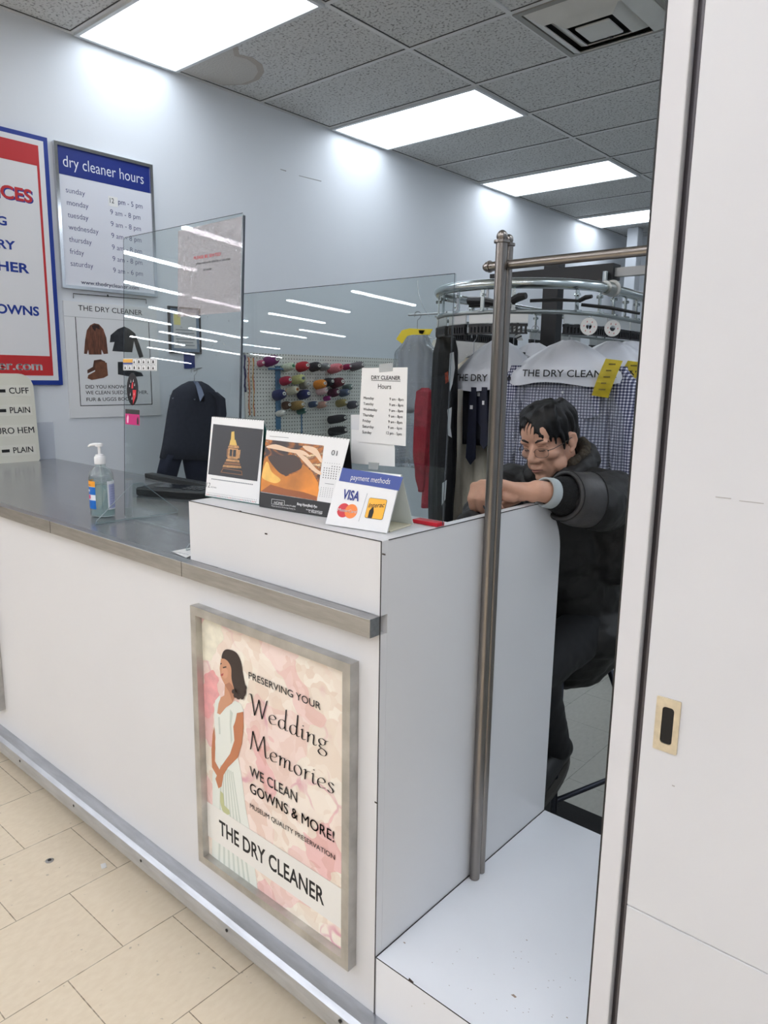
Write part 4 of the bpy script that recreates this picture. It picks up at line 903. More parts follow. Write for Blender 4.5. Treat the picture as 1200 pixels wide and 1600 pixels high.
for r_ in range(6):
    for k in range(7):
        if r_ == 0 and k < 3: continue
        p = Z6(553 + k * 10 - r_ * 1.2, 276 + r_ * 9.5 + k * 1.2); mb.prism(rect(p[0], p[1], p[0] + .0022, p[1] + .0024), F, .0002, .0005)
for r_ in range(6):
    for k in range(7): p = Z6(541 + k * 9 - r_ * 1.2, 362 + r_ * 7 + k * 1.2); mb.prism(rect(p[0], p[1], p[0] + .0012, p[1] + .0013), F, .0002, .0005)
p, q = Z6(556, 264), Z6(622, 271)
for k in range(7): mb.prism(rect(p[0] + (q[0] - p[0]) * k / 7, p[1], p[0] + (q[0] - p[0]) * k / 7 + .001, p[1] + .0015), F, .0002, .0005)
p, q = Z6(556, 346), Z6(592, 350); mb.prism(rect(p[0], p[1], q[0], p[1] + .0008), F, .0002, .0005)
p, q = Z6(336, 158), Z6(410, 168); mb.prism(rect(p[0], p[1], q[0], p[1] + .0008), F, .0002, .0005)
obj('date_grid', mb, mat('grey_ink_dark', (70, 70, 72), .6), c2_)
# payment methods tent sign
F, w, h, uv, U, V, back, BL = easel((508, 820), (604, 834.5), (541, 731), (637.5, 746), .46)
ps = thing('payment_sign', BL, 'white tent card with blue header listing accepted payment cards', 'sign')
plate('face', rect(0, .002, w, h), F, -.003, 0, mat('card_white', (234, 234, 234), .35), ps)
dp = 2 * h * V.dot(back) + .003
Fb = frame(BL + back * dp, U, (V - 2 * back * V.dot(back)), None)
plate('back_leaf', rect(0, .002, w, h * 1.0), Fb, -.001, .001, mat('leaf_clear', (206, 212, 208), .25), ps)
plate('base_leaf', rect(.004, .02, w - .004, dp - .004), frame(BL, U, back, None), 0, .003, mat('clip_cream', (222, 216, 190), .4), ps)
plate('blue_header', [Z6(626, 283), Z6(868, 321), Z6(851, 375), Z6(612, 335)], F, .0003, .0006, mat('pay_blue', (52, 74, 150), .4), ps)
t6('payment methods', (659, 331), (815, 349), .0118, WI, ps, -.004)
t6('VISA', (624, 407), (690, 418), .0215, mat('visa_blue', (30, 46, 130), .4), ps, .03)
mcr = uv((290 + 630 / 2.553, 620 + 453 / 2.553)); mr = .0155
circ = lambda c, r: [(c[0] + r * math.cos(t), c[1] + r * math.sin(t)) for t in np.linspace(0, 2 * math.pi, 28, endpoint=False)]
plate('card_emblem', circ((mcr[0] - .0, mcr[1]), mr), F, .0003, .0006, mat('emblem_red', (206, 36, 48), .4), ps)
plate('card_emblem', circ((mcr[0] + .0195, mcr[1]), mr), F, .0005, .0008, mat('emblem_orange', (240, 130, 50), .4), ps)
lettering('lettering', 'MasterCard', F, mcr[0] - .0145, mcr[0] + .034, mcr[1] - .003, .0062, WI, ps, .0011, .02, .1)
a, b = Z6(725, 385), Z6(690, 497); mb = MB(); mb.prism([a, (a[0] + .0006, a[1]), (b[0] + .0006, b[1]), b], F, .0003, .0005); obj('divider_line', mb, mat('grey_ink', (130, 134, 140), .6), ps)
q = [Z6(732, 400), Z6(803, 412), Z6(787, 495), Z6(716, 480)]; u0 = (q[0][0] + q[3][0]) / 2; u1 = (q[1][0] + q[2][0]) / 2; v0 = (q[2][1] + q[3][1]) / 2; v1 = (q[0][1] + q[1][1]) / 2
plate('card_emblem', rrect(u0, v0, u1, v1, .004), F, .0003, .0005, INK, ps)
plate('card_emblem', rrect(u0 + .0008, v0 + .0008, u1 - .0008, v1 - .0008, .0035), F, .0005, .0007, mat('emblem_yellow', (246, 180, 44), .4), ps)
lettering('lettering', 'Interac', F, u0 + .003, u1 - .003, v0 + (v1 - v0) * .50, .010, INK, ps, .0009, .01, .2, v1=v0 + (v1 - v0) * .62)
hu = u0 + (u1 - u0) * .30; hv = v0
plate('emblem_hand', [(hu - .005, hv + .001), (hu + .005, hv + .001), (hu + .006, hv + .014), (hu + .004, hv + .021), (hu + .002, hv + .026), (hu - .001, hv + .022), (hu - .005, hv + .016)], F, .0008, .0010, INK, ps)

# ================================================================== SANITIZER, TERMINAL, PAPER SLIP
sb = Vector((-1.318, .128, zc + .0008))
san = thing('sanitizer_bottle', sb, 'clear pump bottle of hand sanitizer with blue and orange label on the countertop', 'bottle')
PET = clear('bottle_plastic', (240, 246, 246), .03, 1.45, gain=2.4, haze=.05, hazecol=(220, 230, 232)); GEL = clear('sanitizer_gel', (222, 238, 236), .0, 1.33, haze=.24, hazecol=(214, 232, 234))
ang = math.radians(25); RZ = Matrix.Rotation(ang, 3, 'Z')
bprof = [(.03, 0), (.039, .003), (.0405, .01), (.0405, .125), (.0385, .14), (.031, .153), (.019, .162), (.0165, .166), (.0165, .176)]
obj('bottle', MB().lathe(bprof, sb, 36, 1.0, .82, RZ), PET, san, smooth=True, angle=50)
obj('gel', MB().lathe([(.028, .004), (.0375, .006), (.0385, .012), (.0385, .108), (.0001, .1085)], sb, 32, 1.0, .80, RZ), GEL, san, smooth=True, angle=50)
def lab(name, a0, a1, h0, h1, m, off=.0006):
    mb = MB(); n = 10; rows = []
    for hh in (h0, h1):
        rows.append([sb + RZ @ Vector(((.0405 + off) * math.cos(math.radians(a0 + (a1 - a0) * k / n)), (.0405 + off) * .82 * math.sin(math.radians(a0 + (a1 - a0) * k / n)), hh)) for k in range(n + 1)])
    mb.loft(rows, closed=False); return obj(name, mb, m, san)
LBL = mat('label_blue', (20, 108, 196), .35); LOR = mat('label_orange', (246, 166, 52), .35); LWH = mat('label_white', (232, 236, 242), .4); LLIL = mat('label_lilac', (172, 178, 214), .4)
lab('front_label', 160, 272, .028, .112, LWH, .0004); lab('front_label', 160, 272, .100, .118, LOR, .0007); lab('front_label', 160, 272, .074, .099, LBL, .0007); lab('front_label', 160, 272, .028, .056, LBL, .0007)
lab('label_mark', 205, 240, .060, .073, mat('label_pink', (214, 70, 120), .4), .001); lab('label_mark', 190, 245, .104, .106, mat('label_brown', (150, 96, 30), .4), .001); lab('label_mark', 192, 236, .083, .090, LWH, .001)
lab('back_label', 328, 425, .026, .118, LWH, .0004); lab('back_label', 336, 425, .030, .108, LLIL, .0007)
for k in range(9): lab('label_line', 342, 412, .036 + k * .008, .0375 + k * .008, mat('label_line', (140, 146, 190), .4), .001)
obj('dip_tube', MB().tube([sb + Vector((0, 0, .17)), sb + Vector((.004, 0, .09)), sb + Vector((-.008, 0, .012))], .003, 8), clear('dip_tube', (225, 235, 235), .1, 1.4, haze=.35), san)
pm = obj('pump', MB().lathe([(.017, .171), (.0175, .173), (.0175, .193), (.0155, .196), (.0135, .196), (.0135, .201), (.005, .203), (.005, .226), (.0115, .227), (.0125, .231), (.0115, .236), (.004, .238)], sb, 28), WPLAST, san, smooth=True, angle=40)
d = Vector((-.72, -.58, 0)).normalized(); h0 = sb + Vector((0, 0, .232))
obj('spout', MB().tube([h0, h0 + d * .015 + Vector((0, 0, .001)), h0 + d * .028 + Vector((0, 0, -.001)), h0 + d * .036 + Vector((0, 0, -.006))], [.006, .0055, .0042, .003], 10), WPLAST, pm, smooth=True)
# payment terminal / keyboard behind the shield
kb = thing('card_terminal', (-1.50, .52, zc), 'flat black card terminal lying on the countertop behind the shield', 'card terminal')
M3 = Matrix.Rotation(math.radians(24), 3, 'Z')
obj('case', MB().obox((-1.50, .535, zc + .0165), (.30, .13, .032), M3, .008), BLACK, kb)
obj('screen', MB().obox(Vector((-1.53, .53, zc + .034)), (.12, .08, .003), M3, .001), mat('screen_dark', (26, 28, 32), .1), kb)
mb = MB()
for i in range(4):
    for j in range(3): mb.obox(Vector((-1.50, .535, zc + .0345)) + M3 @ Vector((.045 + i * .022, -.034 + j * .028, 0)), (.016, .018, .004), M3, .002)
obj('key', mb, mat('key_grey', (58, 58, 62), .5), kb)
ts = MB(); a, b = at('y', .74, 245, 741), at('y', .74, 392, 770)
tb = thing('tray', (-1.8, .78, zc), 'thin black tray edge standing behind the countertop below the dark suit', 'tray')
obj('rim', MB().box((-2.02, .70, zc + .0006), (-1.30, .742, zc + .020), .002), BLACK, tb)
pp_ = [at('z', zc + .001, *q) for q in ((268, 862), (299, 856), (300, 868), (291, 872))]
mb = MB(); mb.prism([(p.x, p.y) for p in pp_], frame((0, 0, zc + .0016), (1, 0, 0), (0, 1, 0), (0, 0, 1)), 0, .0005); sl = thing('paper_slip', pp_[0], 'printed white paper slip stuck on the countertop against the ledge', 'paper slip')
obj('sheet', mb, PAPER, sl); mb = MB()
for k in range(4):
    p = pp_[0].lerp(pp_[2], .15 + k * .2); mb.prism(rect(p.x - .01, p.y - .002, p.x + .01, p.y - .001), frame((0, 0, zc + .0022), (1, 0, 0), (0, 1, 0), (0, 0, 1)), 0, .0004)
obj('print_line', mb, mat('grey_ink', (130, 134, 140), .6), sl)

# ================================================================== GATE POST AND ROD
gp = thing('gate_post', (.014, .354, zs), 'slim brushed nickel double gate post standing on the white step', 'gate post')
def post(y, ztop, r):
    x = r + .0035
    mb = MB(); mb.lathe([(r, zs + .001), (r, ztop - .022), (r * 1.35, ztop - .021), (r * 1.35, ztop - .016), (r * .8, ztop - .015)], (x, y, 0), 24)
    o = obj('upright', mb, POLE, gp, smooth=True, angle=40)
    obj('ball_finial', MB().ell((x, y, ztop - .008), (r * .95, r * .95, r * 1.05), n=20), POLE, o, smooth=True)
post(.354, 1.824, .0125); post(.384, 1.822, .0105)
rd = thing('gate_rod', (.2, .369, 1.76), 'horizontal brushed nickel rod crossing the top of the gate post', 'rod')
obj('bar', MB().tube([(-.022, .369, 1.7595), (.62, .369, 1.7615)], .0098, 20), POLE, rd, smooth=True, angle=40)
mb = MB(); mb.lathe([(.0001, -.014), (.007, -.012), (.0105, -.006), (.0105, 0), (.0128, .0005), (.0128, .004), (.009, .0045)], (-.024, .369, 1.7595), 20, M=Matrix(((0, 0, 1), (0, 1, 0), (-1, 0, 0))))
obj('end_cap', mb, POLE, rd, smooth=True, angle=40)

# ================================================================== PEGBOARD WITH THREAD
def peg_mat():
    m = bpy.data.materials.new('pegboard_panel'); m.use_nodes = True; nt_ = m.node_tree; b = nt_.nodes['Principled BSDF']; b.inputs['Roughness'].default_value = .5
    tc = nt_.nodes.new('ShaderNodeTexCoord'); mp = nt_.nodes.new('ShaderNodeMapping'); mp.inputs['Scale'].default_value = (39.37, 39.37, 39.37); nt_.links.new(tc.outputs['Object'], mp.inputs[0])
    fr = nt_.nodes.new('ShaderNodeVectorMath'); fr.operation = 'FRACTION'; nt_.links.new(mp.outputs[0], fr.inputs[0])
    su = nt_.nodes.new('ShaderNodeVectorMath'); su.operation = 'SUBTRACT'; su.inputs[1].default_value = (.5, .5, .5); nt_.links.new(fr.outputs[0], su.inputs[0])
    mu = nt_.nodes.new('ShaderNodeVectorMath'); mu.operation = 'MULTIPLY'; mu.inputs[1].default_value = (0, 1, 1); nt_.links.new(su.outputs[0], mu.inputs[0])
    le = nt_.nodes.new('ShaderNodeVectorMath'); le.operation = 'LENGTH'; nt_.links.new(mu.outputs[0], le.inputs[0])
    gt = nt_.nodes.new('ShaderNodeMath'); gt.operation = 'LESS_THAN'; gt.inputs[1].default_value = .17; nt_.links.new(le.outputs['Value'], gt.inputs[0])
    mx = nt_.nodes.new('ShaderNodeMix'); mx.data_type = 'RGBA'; nt_.links.new(gt.outputs[0], mx.inputs[0]); mx.inputs[6].default_value = rgb((226, 224, 216)); mx.inputs[7].default_value = rgb((70, 66, 60)); nt_.links.new(mx.outputs[2], b.inputs['Base Color'])
    return m
peg = thing('pegboard', (-W, 2.85, .9), 'white pegboard on the left wall behind the shields', 'pegboard')
plate('panel', rect(2.03, .85, 3.75, 1.655), FW, .012, .018, peg_mat(), peg)
mb = MB(); mb.prism(rect(2.03, .85, 2.05, 1.655), FW, .0005, .012); mb.prism(rect(3.73, .85, 3.75, 1.655), FW, .0005, .012); mb.prism(rect(2.03, 1.62, 3.75, 1.655), FW, .0005, .0125)
obj('batten', mb, mat('batten_grey', (170, 170, 166), .6), peg)
def PG(u, v, off=.09): q = at('x', -W + off, 370 + u / 4.8, 500 + v / 4.8); return q
CONE = mat('cone_white', (232, 230, 222), .5)
def spool(u, v, ln, r, col, label, tilt=.16, flare=0.75, endcol=None):
    """cone of thread on a peg: px centre in the detail crop, length, radius"""
    c = PG(u, v, .02 + ln / 2 + .02); base = Vector((-W + .030, c.y, c.z - ln * .5 * tilt)); ax = Vector((1, -.12, tilt)).normalized()
    t = thing('thread_spool', base, label, 'thread spool', 'thread spools on the pegboard')
    a, b = ax.orthogonal().normalized(), None; b = ax.cross(a); M = Matrix((a, b, ax)).transposed()
    mt = mat('thread_%d_%d_%d' % col, col, .75, var=.18, vscale=90, bump=.6, bscale=260)
    o = obj('thread', MB().lathe([(r * .55, .004), (r, .012), (r, ln * .55), (r * (.5 + flare * .5), ln * .82), (r * flare * .9, ln - .006), (r * .35, ln - .002)], base, 20, M=M), mt, t, smooth=True, angle=35)
    obj('cone', MB().lathe([(r * .9, 0), (r * .9, .005), (r * .34, .006), (r * .34, ln + .004), (r * .2, ln + .004), (r * .2, ln - .01), (r * .1, ln - .011)], base, 18, M=M), mat('cone_%s' % (endcol or ('white',))[0], endcol[1], .5) if endcol else CONE, t, smooth=True, angle=35)
    obj('peg', MB().tube([base - ax * .016, base + ax * (ln + .012)], .003, 6), STEEL, t)
S = [(275, 305, .135, .034, (112, 28, 92), 'large purple thread spool, topmost and leftmost on the pegboard'),
     (192, 325, .06, .022, (176, 84, 112), 'small pink thread spool just left of the large purple one'),
     (405, 352, .11, .028, (206, 212, 188), 'pale cream thread spool with a green tip beside the red one', .16, .75, ('green', (30, 140, 90))),
     (510, 348, .11, .034, (176, 34, 48), 'bright red thread spool in the top row of the pegboard'),
     (600, 350, .10, .033, (40, 38, 42), 'black thread spool in the top row right of the bright red one'),
     (672, 352, .10, .026, (132, 130, 132), 'grey thread spool between the black and the pink ones in the top row'),
     (755, 362, .13, .034, (226, 128, 136), 'light pink thread spool with red core in the top row', .16, .75, ('coral', (200, 60, 60))),
     (838, 352, .08, .022, (150, 28, 76), 'magenta thread spool right of the light pink one'),
     (915, 345, .14, .030, (112, 104, 108), 'grey brown thread spool highest at the right end of the pegboard'),
     (382, 455, .10, .030, (168, 36, 64), 'crimson thread spool in the second row at its left end'),
     (475, 445, .12, .031, (206, 206, 138), 'yellow green thread spool with a blue end in the second row', .16, .85, ('slate', (96, 110, 140))),
     (520, 485, .08, .030, (172, 164, 148), 'beige thread spool below the yellow green one'),
     (640, 482, .11, .033, (226, 138, 44), 'orange thread spool in the middle of the pegboard'),
     (700, 466, .10, .030, (28, 28, 34), 'black thread spool right of the orange one'),
     (768, 470, .13, .036, (98, 36, 46), 'dark maroon thread spool in the second row, the thickest there'),
     (845, 505, .10, .024, (110, 128, 122), 'grey green thread spool at the right of the second row'),
     (335, 560, .11, .036, (34, 38, 84), 'navy thread spool in the third row beside the blue bracket'),
     (435, 528, .11, .028, (208, 204, 180), 'cream thread spool with orange tip in the third row', .16, .75, ('tangerine', (220, 140, 70))),
     (518, 558, .11, .033, (40, 44, 98), 'dark blue thread spool right of the cream one in the third row'),
     (652, 530, .10, .030, (222, 184, 184), 'pale rose thread spool under the orange one'),
     (740, 545, .10, .032, (84, 30, 54), 'wine coloured thread spool in the third row'),
     (820, 545, .10, .028, (92, 104, 128), 'slate blue thread spool at the right of the third row'),
     (690, 588, .08, .018, (150, 40, 122), 'thin violet thread spool below the wine coloured one'),
     (385, 640, .07, .028, (92, 66, 48), 'brown thread spool in the bottom row at its left end'),
     (470, 640, .13, .031, (158, 128, 74), 'tan gold thread spool with a white tip in the bottom row'),
     (500, 684, .10, .020, (62, 108, 96), 'thin green thread spool under the tan gold one'),
     (585, 632, .09, .022, (70, 84, 112), 'dusty blue thread spool beside the tan gold one in the bottom row'),
     (652, 636, .10, .024, (196, 150, 132), 'small salmon thread spool among bobbins in the bottom row'),
     (800, 622, .11, .028, (150, 136, 84), 'olive gold thread spool at the right of the bottom row'),
     (882, 636, .10, .030, (84, 84, 92), 'charcoal thread spool at the right end of the bottom row'),
     (345, 700, .08, .022, (214, 212, 204), 'white thread spool half hidden by the blue bracket, lowest at left'),
     (770, 742, .19, .030, (46, 44, 48), 'long black thread spool low on the pegboard, the upper of two'),
     (775, 832, .19, .032, (34, 32, 36), 'long black thread spool low on the pegboard, the lower of two')]
for a in S: spool(*a)
# hanging tapes and the blue bracket
def bundle(u0, v0, v1, wpx, cols, label):
    p, q = PG(u0, v0, .03), PG(u0 + 4, v1, .03); w_ = wpx / 4.8 * .0026
    t = thing('tape_bundle', p, label, 'tape', 'tape bundles on the pegboard')
    obj('hook', MB().tube([(-W + .018, p.y, p.z + .01), (-W + .05, p.y, p.z + .004), (-W + .055, p.y, p.z + .012)], .0022, 6), STEEL, t)
    for i, c in enumerate(cols):
        y = p.y + (i - (len(cols) - 1) / 2) * w_ / max(1, len(cols)); pts = [(-W + .036 + .004 * (k % 2), y + .004 * math.sin(k * 1.1 + i), p.z + (q.z - p.z) * k / 12) for k in range(13)]
        obj('tape', MB().tube(pts, w_ / max(1, len(cols)) * .55, 6), mat('tape_%d_%d_%d' % c, c, .6, var=.15, vscale=40), t, smooth=True)
bundle(53, 262, 540, 24, ((38, 34, 78), (52, 44, 92)), 'dark navy tape bundle hanging at the left end of the pegboard')
bundle(82, 280, 715, 16, ((206, 112, 78), (214, 146, 84)), 'coral tape bundle hanging between the navy and the yellow one')
bundle(116, 285, 718, 16, ((210, 176, 82), (206, 84, 74)), 'yellow and red tape bundle hanging left of the purple spool')
p, q = PG(310, 345, .03), PG(318, 820, .03)
br = thing('wall_bracket', (-W, p.y, q.z), 'blue metal shelf bracket standing upright on the pegboard', 'bracket')
BRM = mat('bracket_blue', (96, 132, 164), .4, .4)
obj('upright', MB().box((-W + .0185, p.y - .018, q.z), (-W + .032, p.y + .018, p.z)), BRM, br)
obj('arm', MB().tube([(-W + .03, p.y - .085, p.z - .02), (-W + .045, p.y, p.z - .02), (-W + .05, p.y + .085, p.z - .022)], .007, 8), BRM, br)
p = PG(490, 700, .03); obj('lower_rod', MB().tube([(-W + .024, p.y, p.z), (-W + .024, p.y, .95)], .005, 6), BRM, br)

# ================================================================== GARMENTS
def ripple(th, z, amp, k, ph): return 1 + amp * math.sin(k * th + ph + 9 * z)
def body(levels, n=40, amp=.05, k=9, seed=0):
    """closed drape: levels (z, cx, cy, half width, half depth)"""
    out = []; rnd = random.Random(seed); ph = rnd.uniform(0, 6)
    lv = []
    for A, B in zip(levels, levels[1:]):
        for j in range(6):
            t = j / 6; lv.append([A[i] + (B[i] - A[i]) * (t * t * (3 - 2 * t)) if i else A[i] + (B[i] - A[i]) * t for i in range(5)])
    lv.append(list(levels[-1]))
    for z, cx_, cy_, a, b in lv:
        r = []
        for i in range(n):
            th = 2 * math.pi * i / n; s = math.sin(th); c = math.cos(th)
            e = ripple(th, z, amp * min(1, abs(z) * 3 + .2), k, ph)
            r.append(Vector((cx_ + a * math.copysign(abs(c) ** .75, c), cy_ + b * e * math.copysign(abs(s) ** .8, s) + .006 * math.sin(14 * c + ph + 5 * z), z)))
        out.append(r)
    return out
def place(rings, P, yaw):
    R_ = Matrix.Rotation(yaw, 3, 'Z'); return [[P + R_ @ v for v in r] for r in rings]
HANG = mat('hanger_wire', (176, 178, 182), .3, .9)
def hanger(t, P, yaw, w, tag_brown=False):
    R_ = Matrix.Rotation(yaw, 3, 'Z'); q = lambda x, z, y=0: P + R_ @ Vector((x, y, z))
    hk = [q(.018 * math.cos(a), .075 + .018 * math.sin(a)) for a in np.linspace(-.3, 3.6, 10)]
    mb = MB(); mb.tube([q(0, 0), q(0, .05), q(.012, .06)] + hk, .0019, 6)
    mb.tube([q(0, 0), q(-w, -w * .42), q(w, -w * .42)], .0019, 6, closed=True)
    obj('hanger', mb, HANG, t)
FILM = clear('garment_film', (238, 240, 243), .12, 1.42, wrinkle=.8, wscale=22, haze=.10, hazecol=(225, 228, 234), gain=1.3)
BAGW = mat('bag_white', (216, 218, 224), .3, bump=.5, bscale=16)
TAGY = mat('tag_yellow', (226, 206, 66), .5, var=.1, vscale=30)
def shoulder_bag(t, P, yaw, w, h, seed, text=True, white=None, ht=.026, sag=.0, tx=(-.72, .72)):
    """printed white paper-plastic cape over the hanger"""
    rnd = random.Random(seed); R_ = Matrix.Rotation(yaw, 3, 'Z'); rows = []; n = 36; lv = []
    for j in range(9):
        f = j / 8; z = .012 - f * (h + .012); a = .026 + (w - .026) * min(1, f * 1.25) ** .74; b = .030 + .066 * min(1, f * 1.5); lv.append((z, a, b))
    def pt(z, a, b, th):
        s, c = math.sin(th), math.cos(th); zz = z + sag * c * (-z / h) + .008 * math.sin(5 * th + seed) * (-z / h)
        return P + R_ @ Vector((a * math.copysign(abs(c) ** .8, c), b * math.copysign(abs(s) ** .75, s) * (1 + .10 * math.sin(11 * th + seed + 8 * z)), zz))
    rows = [[pt(z, a, b, 2 * math.pi * i / n) for i in range(n)] for z, a, b in lv]
    o = obj('printed_cape', MB().loft(rows, caps=False), white or BAGW, t, smooth=True)
    if text:
        def mp_(u, v):
            z = v; f = (.012 - z) / (h + .012); a = .026 + (w - .026) * min(1, f * 1.25) ** .74; b = .030 + .066 * min(1, f * 1.5)
            c = max(-1, min(1, u / a)); y = -b * 1.12 * (1 - abs(c) ** 2.5) ** .5 - .006
            return P + R_ @ Vector((u, y, z + sag * c * f))
        lettering('print_lettering', 'THE DRY CLEANER', None, w * tx[0], w * tx[1], -h * .82, ht, INK, o, bold=.012, mapper=mp_)
    return o
def yellow_tag(t, P, yaw, x, z, ln, lean, y=-.085):
    R_ = Matrix.Rotation(yaw, 3, 'Z'); mb = MB(); rows = []; w_ = .031
    for k in range(9):
        f = k / 8; cx_ = x + lean * f * ln; yy = y - .02 * math.sin(f * 2.6)
        rows.append([P + R_ @ Vector((cx_ - w_, yy, z - f * ln + .004)), P + R_ @ Vector((cx_ + w_, yy - .004, z - f * ln - .004))])
    mb.loft(rows, closed=False); bmesh.ops.solidify(mb.bm, geom=mb.bm.faces[:], thickness=.0008)
    o = obj('yellow_tag', mb, TAGY, t); mb = MB()
    for k in range(5):
        f = .12 + k * .17; cx_ = x + lean * f * ln; yy = y - .02 * math.sin(f * 2.6) - .005
        F_ = frame(P + R_ @ Vector((cx_, yy, z - f * ln)), R_ @ Vector((1, 0, 0)), Vector((0, 0, 1)), R_ @ Vector((0, -1, 0)))
        mb.prism(rect(-.012, -.003, .012 - .005 * (k % 2), .002), F_, 0, .0008)
    obj('tag_print', mb, mat('tag_ink', (110, 96, 30), .6), o)
def gingham():
    m = bpy.data.materials.new('gingham_cotton'); m.use_nodes = True; nt_ = m.node_tree; b = nt_.nodes['Principled BSDF']; b.inputs['Roughness'].default_value = .8
    tc = nt_.nodes.new('ShaderNodeTexCoord'); mp = nt_.nodes.new('ShaderNodeMapping'); mp.inputs['Scale'].default_value = (88, 88, 88); nt_.links.new(tc.outputs['Object'], mp.inputs[0])
    fr = nt_.nodes.new('ShaderNodeVectorMath'); fr.operation = 'FRACTION'; nt_.links.new(mp.outputs[0], fr.inputs[0]); sp_ = nt_.nodes.new('ShaderNodeSeparateXYZ'); nt_.links.new(fr.outputs[0], sp_.inputs[0])
    o = []
    for i in (0, 2):
        lt = nt_.nodes.new('ShaderNodeMath'); lt.operation = 'LESS_THAN'; lt.inputs[1].default_value = .56; nt_.links.new(sp_.outputs[i], lt.inputs[0]); o.append(lt.outputs[0])
    ad = nt_.nodes.new('ShaderNodeMath'); nt_.links.new(o[0], ad.inputs[0]); nt_.links.new(o[1], ad.inputs[1]); dv = nt_.nodes.new('ShaderNodeMath'); dv.operation = 'DIVIDE'; dv.inputs[1].default_value = 2; nt_.links.new(ad.outputs[0], dv.inputs[0])
    cr = nt_.nodes.new('ShaderNodeValToRGB'); cr.color_ramp.interpolation = 'CONSTANT'; e = cr.color_ramp.elements
    e[0].position = 0; e[0].color = rgb((226, 226, 232)); e[1].position = .75; e[1].color = rgb((44, 46, 72)); n_ = e.new(.25); n_.color = rgb((124, 126, 152))
    nt_.links.new(dv.outputs[0], cr.inputs[0]); nt_.links.new(cr.outputs[0], b.inputs['Base Color']); return m
GING = gingham()
def shirt(P, yaw, w, ln, m, label, sleeves=True, collar=True, bag=True, tagpos=None, seed=1, bagw=None, baglen=.17, film=True, text=True, cat='shirt', name='hanging_shirt', tx=(-.72, .72), ht=.026):
    t = thing(name, P, label, cat, 'garments on the conveyor'); R_ = Matrix.Rotation(yaw, 3, 'Z')
    hanger(t, P, yaw, w * .92)
    lv = [(-.015, 0, 0, .055, .030), (-.06, 0, 0, w * .62, .045), (-.115, 0, 0, w * .98, .052), (-.20, 0, 0, w * .90, .062), (-.42, 0, 0, w * .93, .066), (-ln, 0, 0, w * .97, .058)]
    bo = obj('body', MB().loft(place(body(lv, 48, .10, 8, seed), P, yaw)), m, t, smooth=True)
    if sleeves:
        for s in (-1, 1):
            sl_ = [(-.085, s * w * .90, 0, .040, .045), (-.16, s * w * 1.03, .0, .062, .050), (-.36, s * w * 1.16, -.01, .058, .048), (-.58, s * w * 1.22, -.015, .046, .040), (-.64, s * w * 1.22, -.015, .036, .034)]
            obj('sleeve', MB().loft(place(body(sl_, 24, .12, 4, seed + s), P, yaw)), m, t, smooth=True)
    if collar:
        mb = MB(); mb.tube([P + R_ @ Vector((.052 * math.cos(a), .03 * math.sin(a) - .004, -.012 - .02 * max(0, -math.sin(a)))) for a in np.linspace(0, 2 * math.pi, 18, endpoint=False)], .011, 8, closed=True); obj('collar', mb, m, t, smooth=True)
        mb = MB(); mb.tube([P + R_ @ Vector((.004, -.056 - .006 * k / 10, -.05 - k * (ln - .08) / 10)) for k in range(11)], .004, 5); obj('placket', mb, m, t, smooth=True)
        mb = MB()
        for k in range(5):
            c = P + R_ @ Vector((.004, -.070, -.10 - k * .085)); mb.ell(c, (.005, .003, .005), n=10)
        obj('button', mb, WPLAST, t)
        F_ = frame(P + R_ @ Vector((w * .22, -.076, -.27)), R_ @ Vector((1, 0, 0)), Vector((0, 0, 1)), R_ @ Vector((0, -1, 0)))
        obj('pocket', MB().prism([(0, 0), (.05, -.012), (.10, 0), (.10, .11), (0, .11)], F_, -.012, .0015), m, t)
    if bag: shoulder_bag(t, P, yaw, bagw or w * 1.02, baglen, seed, text, tx=tx, ht=ht)
    if film:
        lv = ([(-baglen + .01, 0, 0, w * 1.04, .080)] if bag else [(-.0, 0, 0, .03, .03), (-.05, 0, 0, w * .6, .075), (-.12, 0, 0, w * 1.08, .085)]) + [(-.3, 0, 0, w * 1.34, .095), (-.7, 0, 0, w * 1.38, .085), (-ln - .12, 0, 0, w * 1.25, .07)]
        r = body(lv, 40, .10, 13, seed + 3); obj('plastic_cover', MB().loft(place(r, P, yaw), caps=False), FILM, t, smooth=True)
    if tagpos: yellow_tag(t, P, yaw, *tagpos)
    return t
ZR = 1.855
P = at('y', 1.62, 889, 537)
shirt(P, math.radians(14), .205, .80, GING, 'blue and white gingham shirt under a printed plastic cape, hanging behind the seated person', tagpos=(.190, -.062, .135, -.30), seed=4, baglen=.155, bagw=.232, tx=(-.66, .86), ht=.026)
# bag to the left of the gate post, above the ties
P = at('y', 1.60, 780, 536)
tb2 = shirt(P, math.radians(15), .150, .16, mat('dark_suiting', (24, 26, 34), .8), 'printed white garment cape over dark clothes, hanging just left of the gingham shirt', sleeves=False, collar=False, seed=8, baglen=.19, bagw=.198, film=False, cat='garment', name='hanging_garment', tx=(-.82, .84), ht=.028)
R_ = Matrix.Rotation(math.radians(15), 3, 'Z'); F_ = frame(P + R_ @ Vector((0, -.004, .0)), R_ @ Vector((1, 0, 0)), Vector((0, 0, 1)), R_ @ Vector((0, -1, 0)))
plate('card_collar', [(-.034, -.03), (.030, -.03), (.024, .05), (-.020, .05)], F_, -.001, .001, mat('kraft_card', (128, 96, 66), .7), tb2)
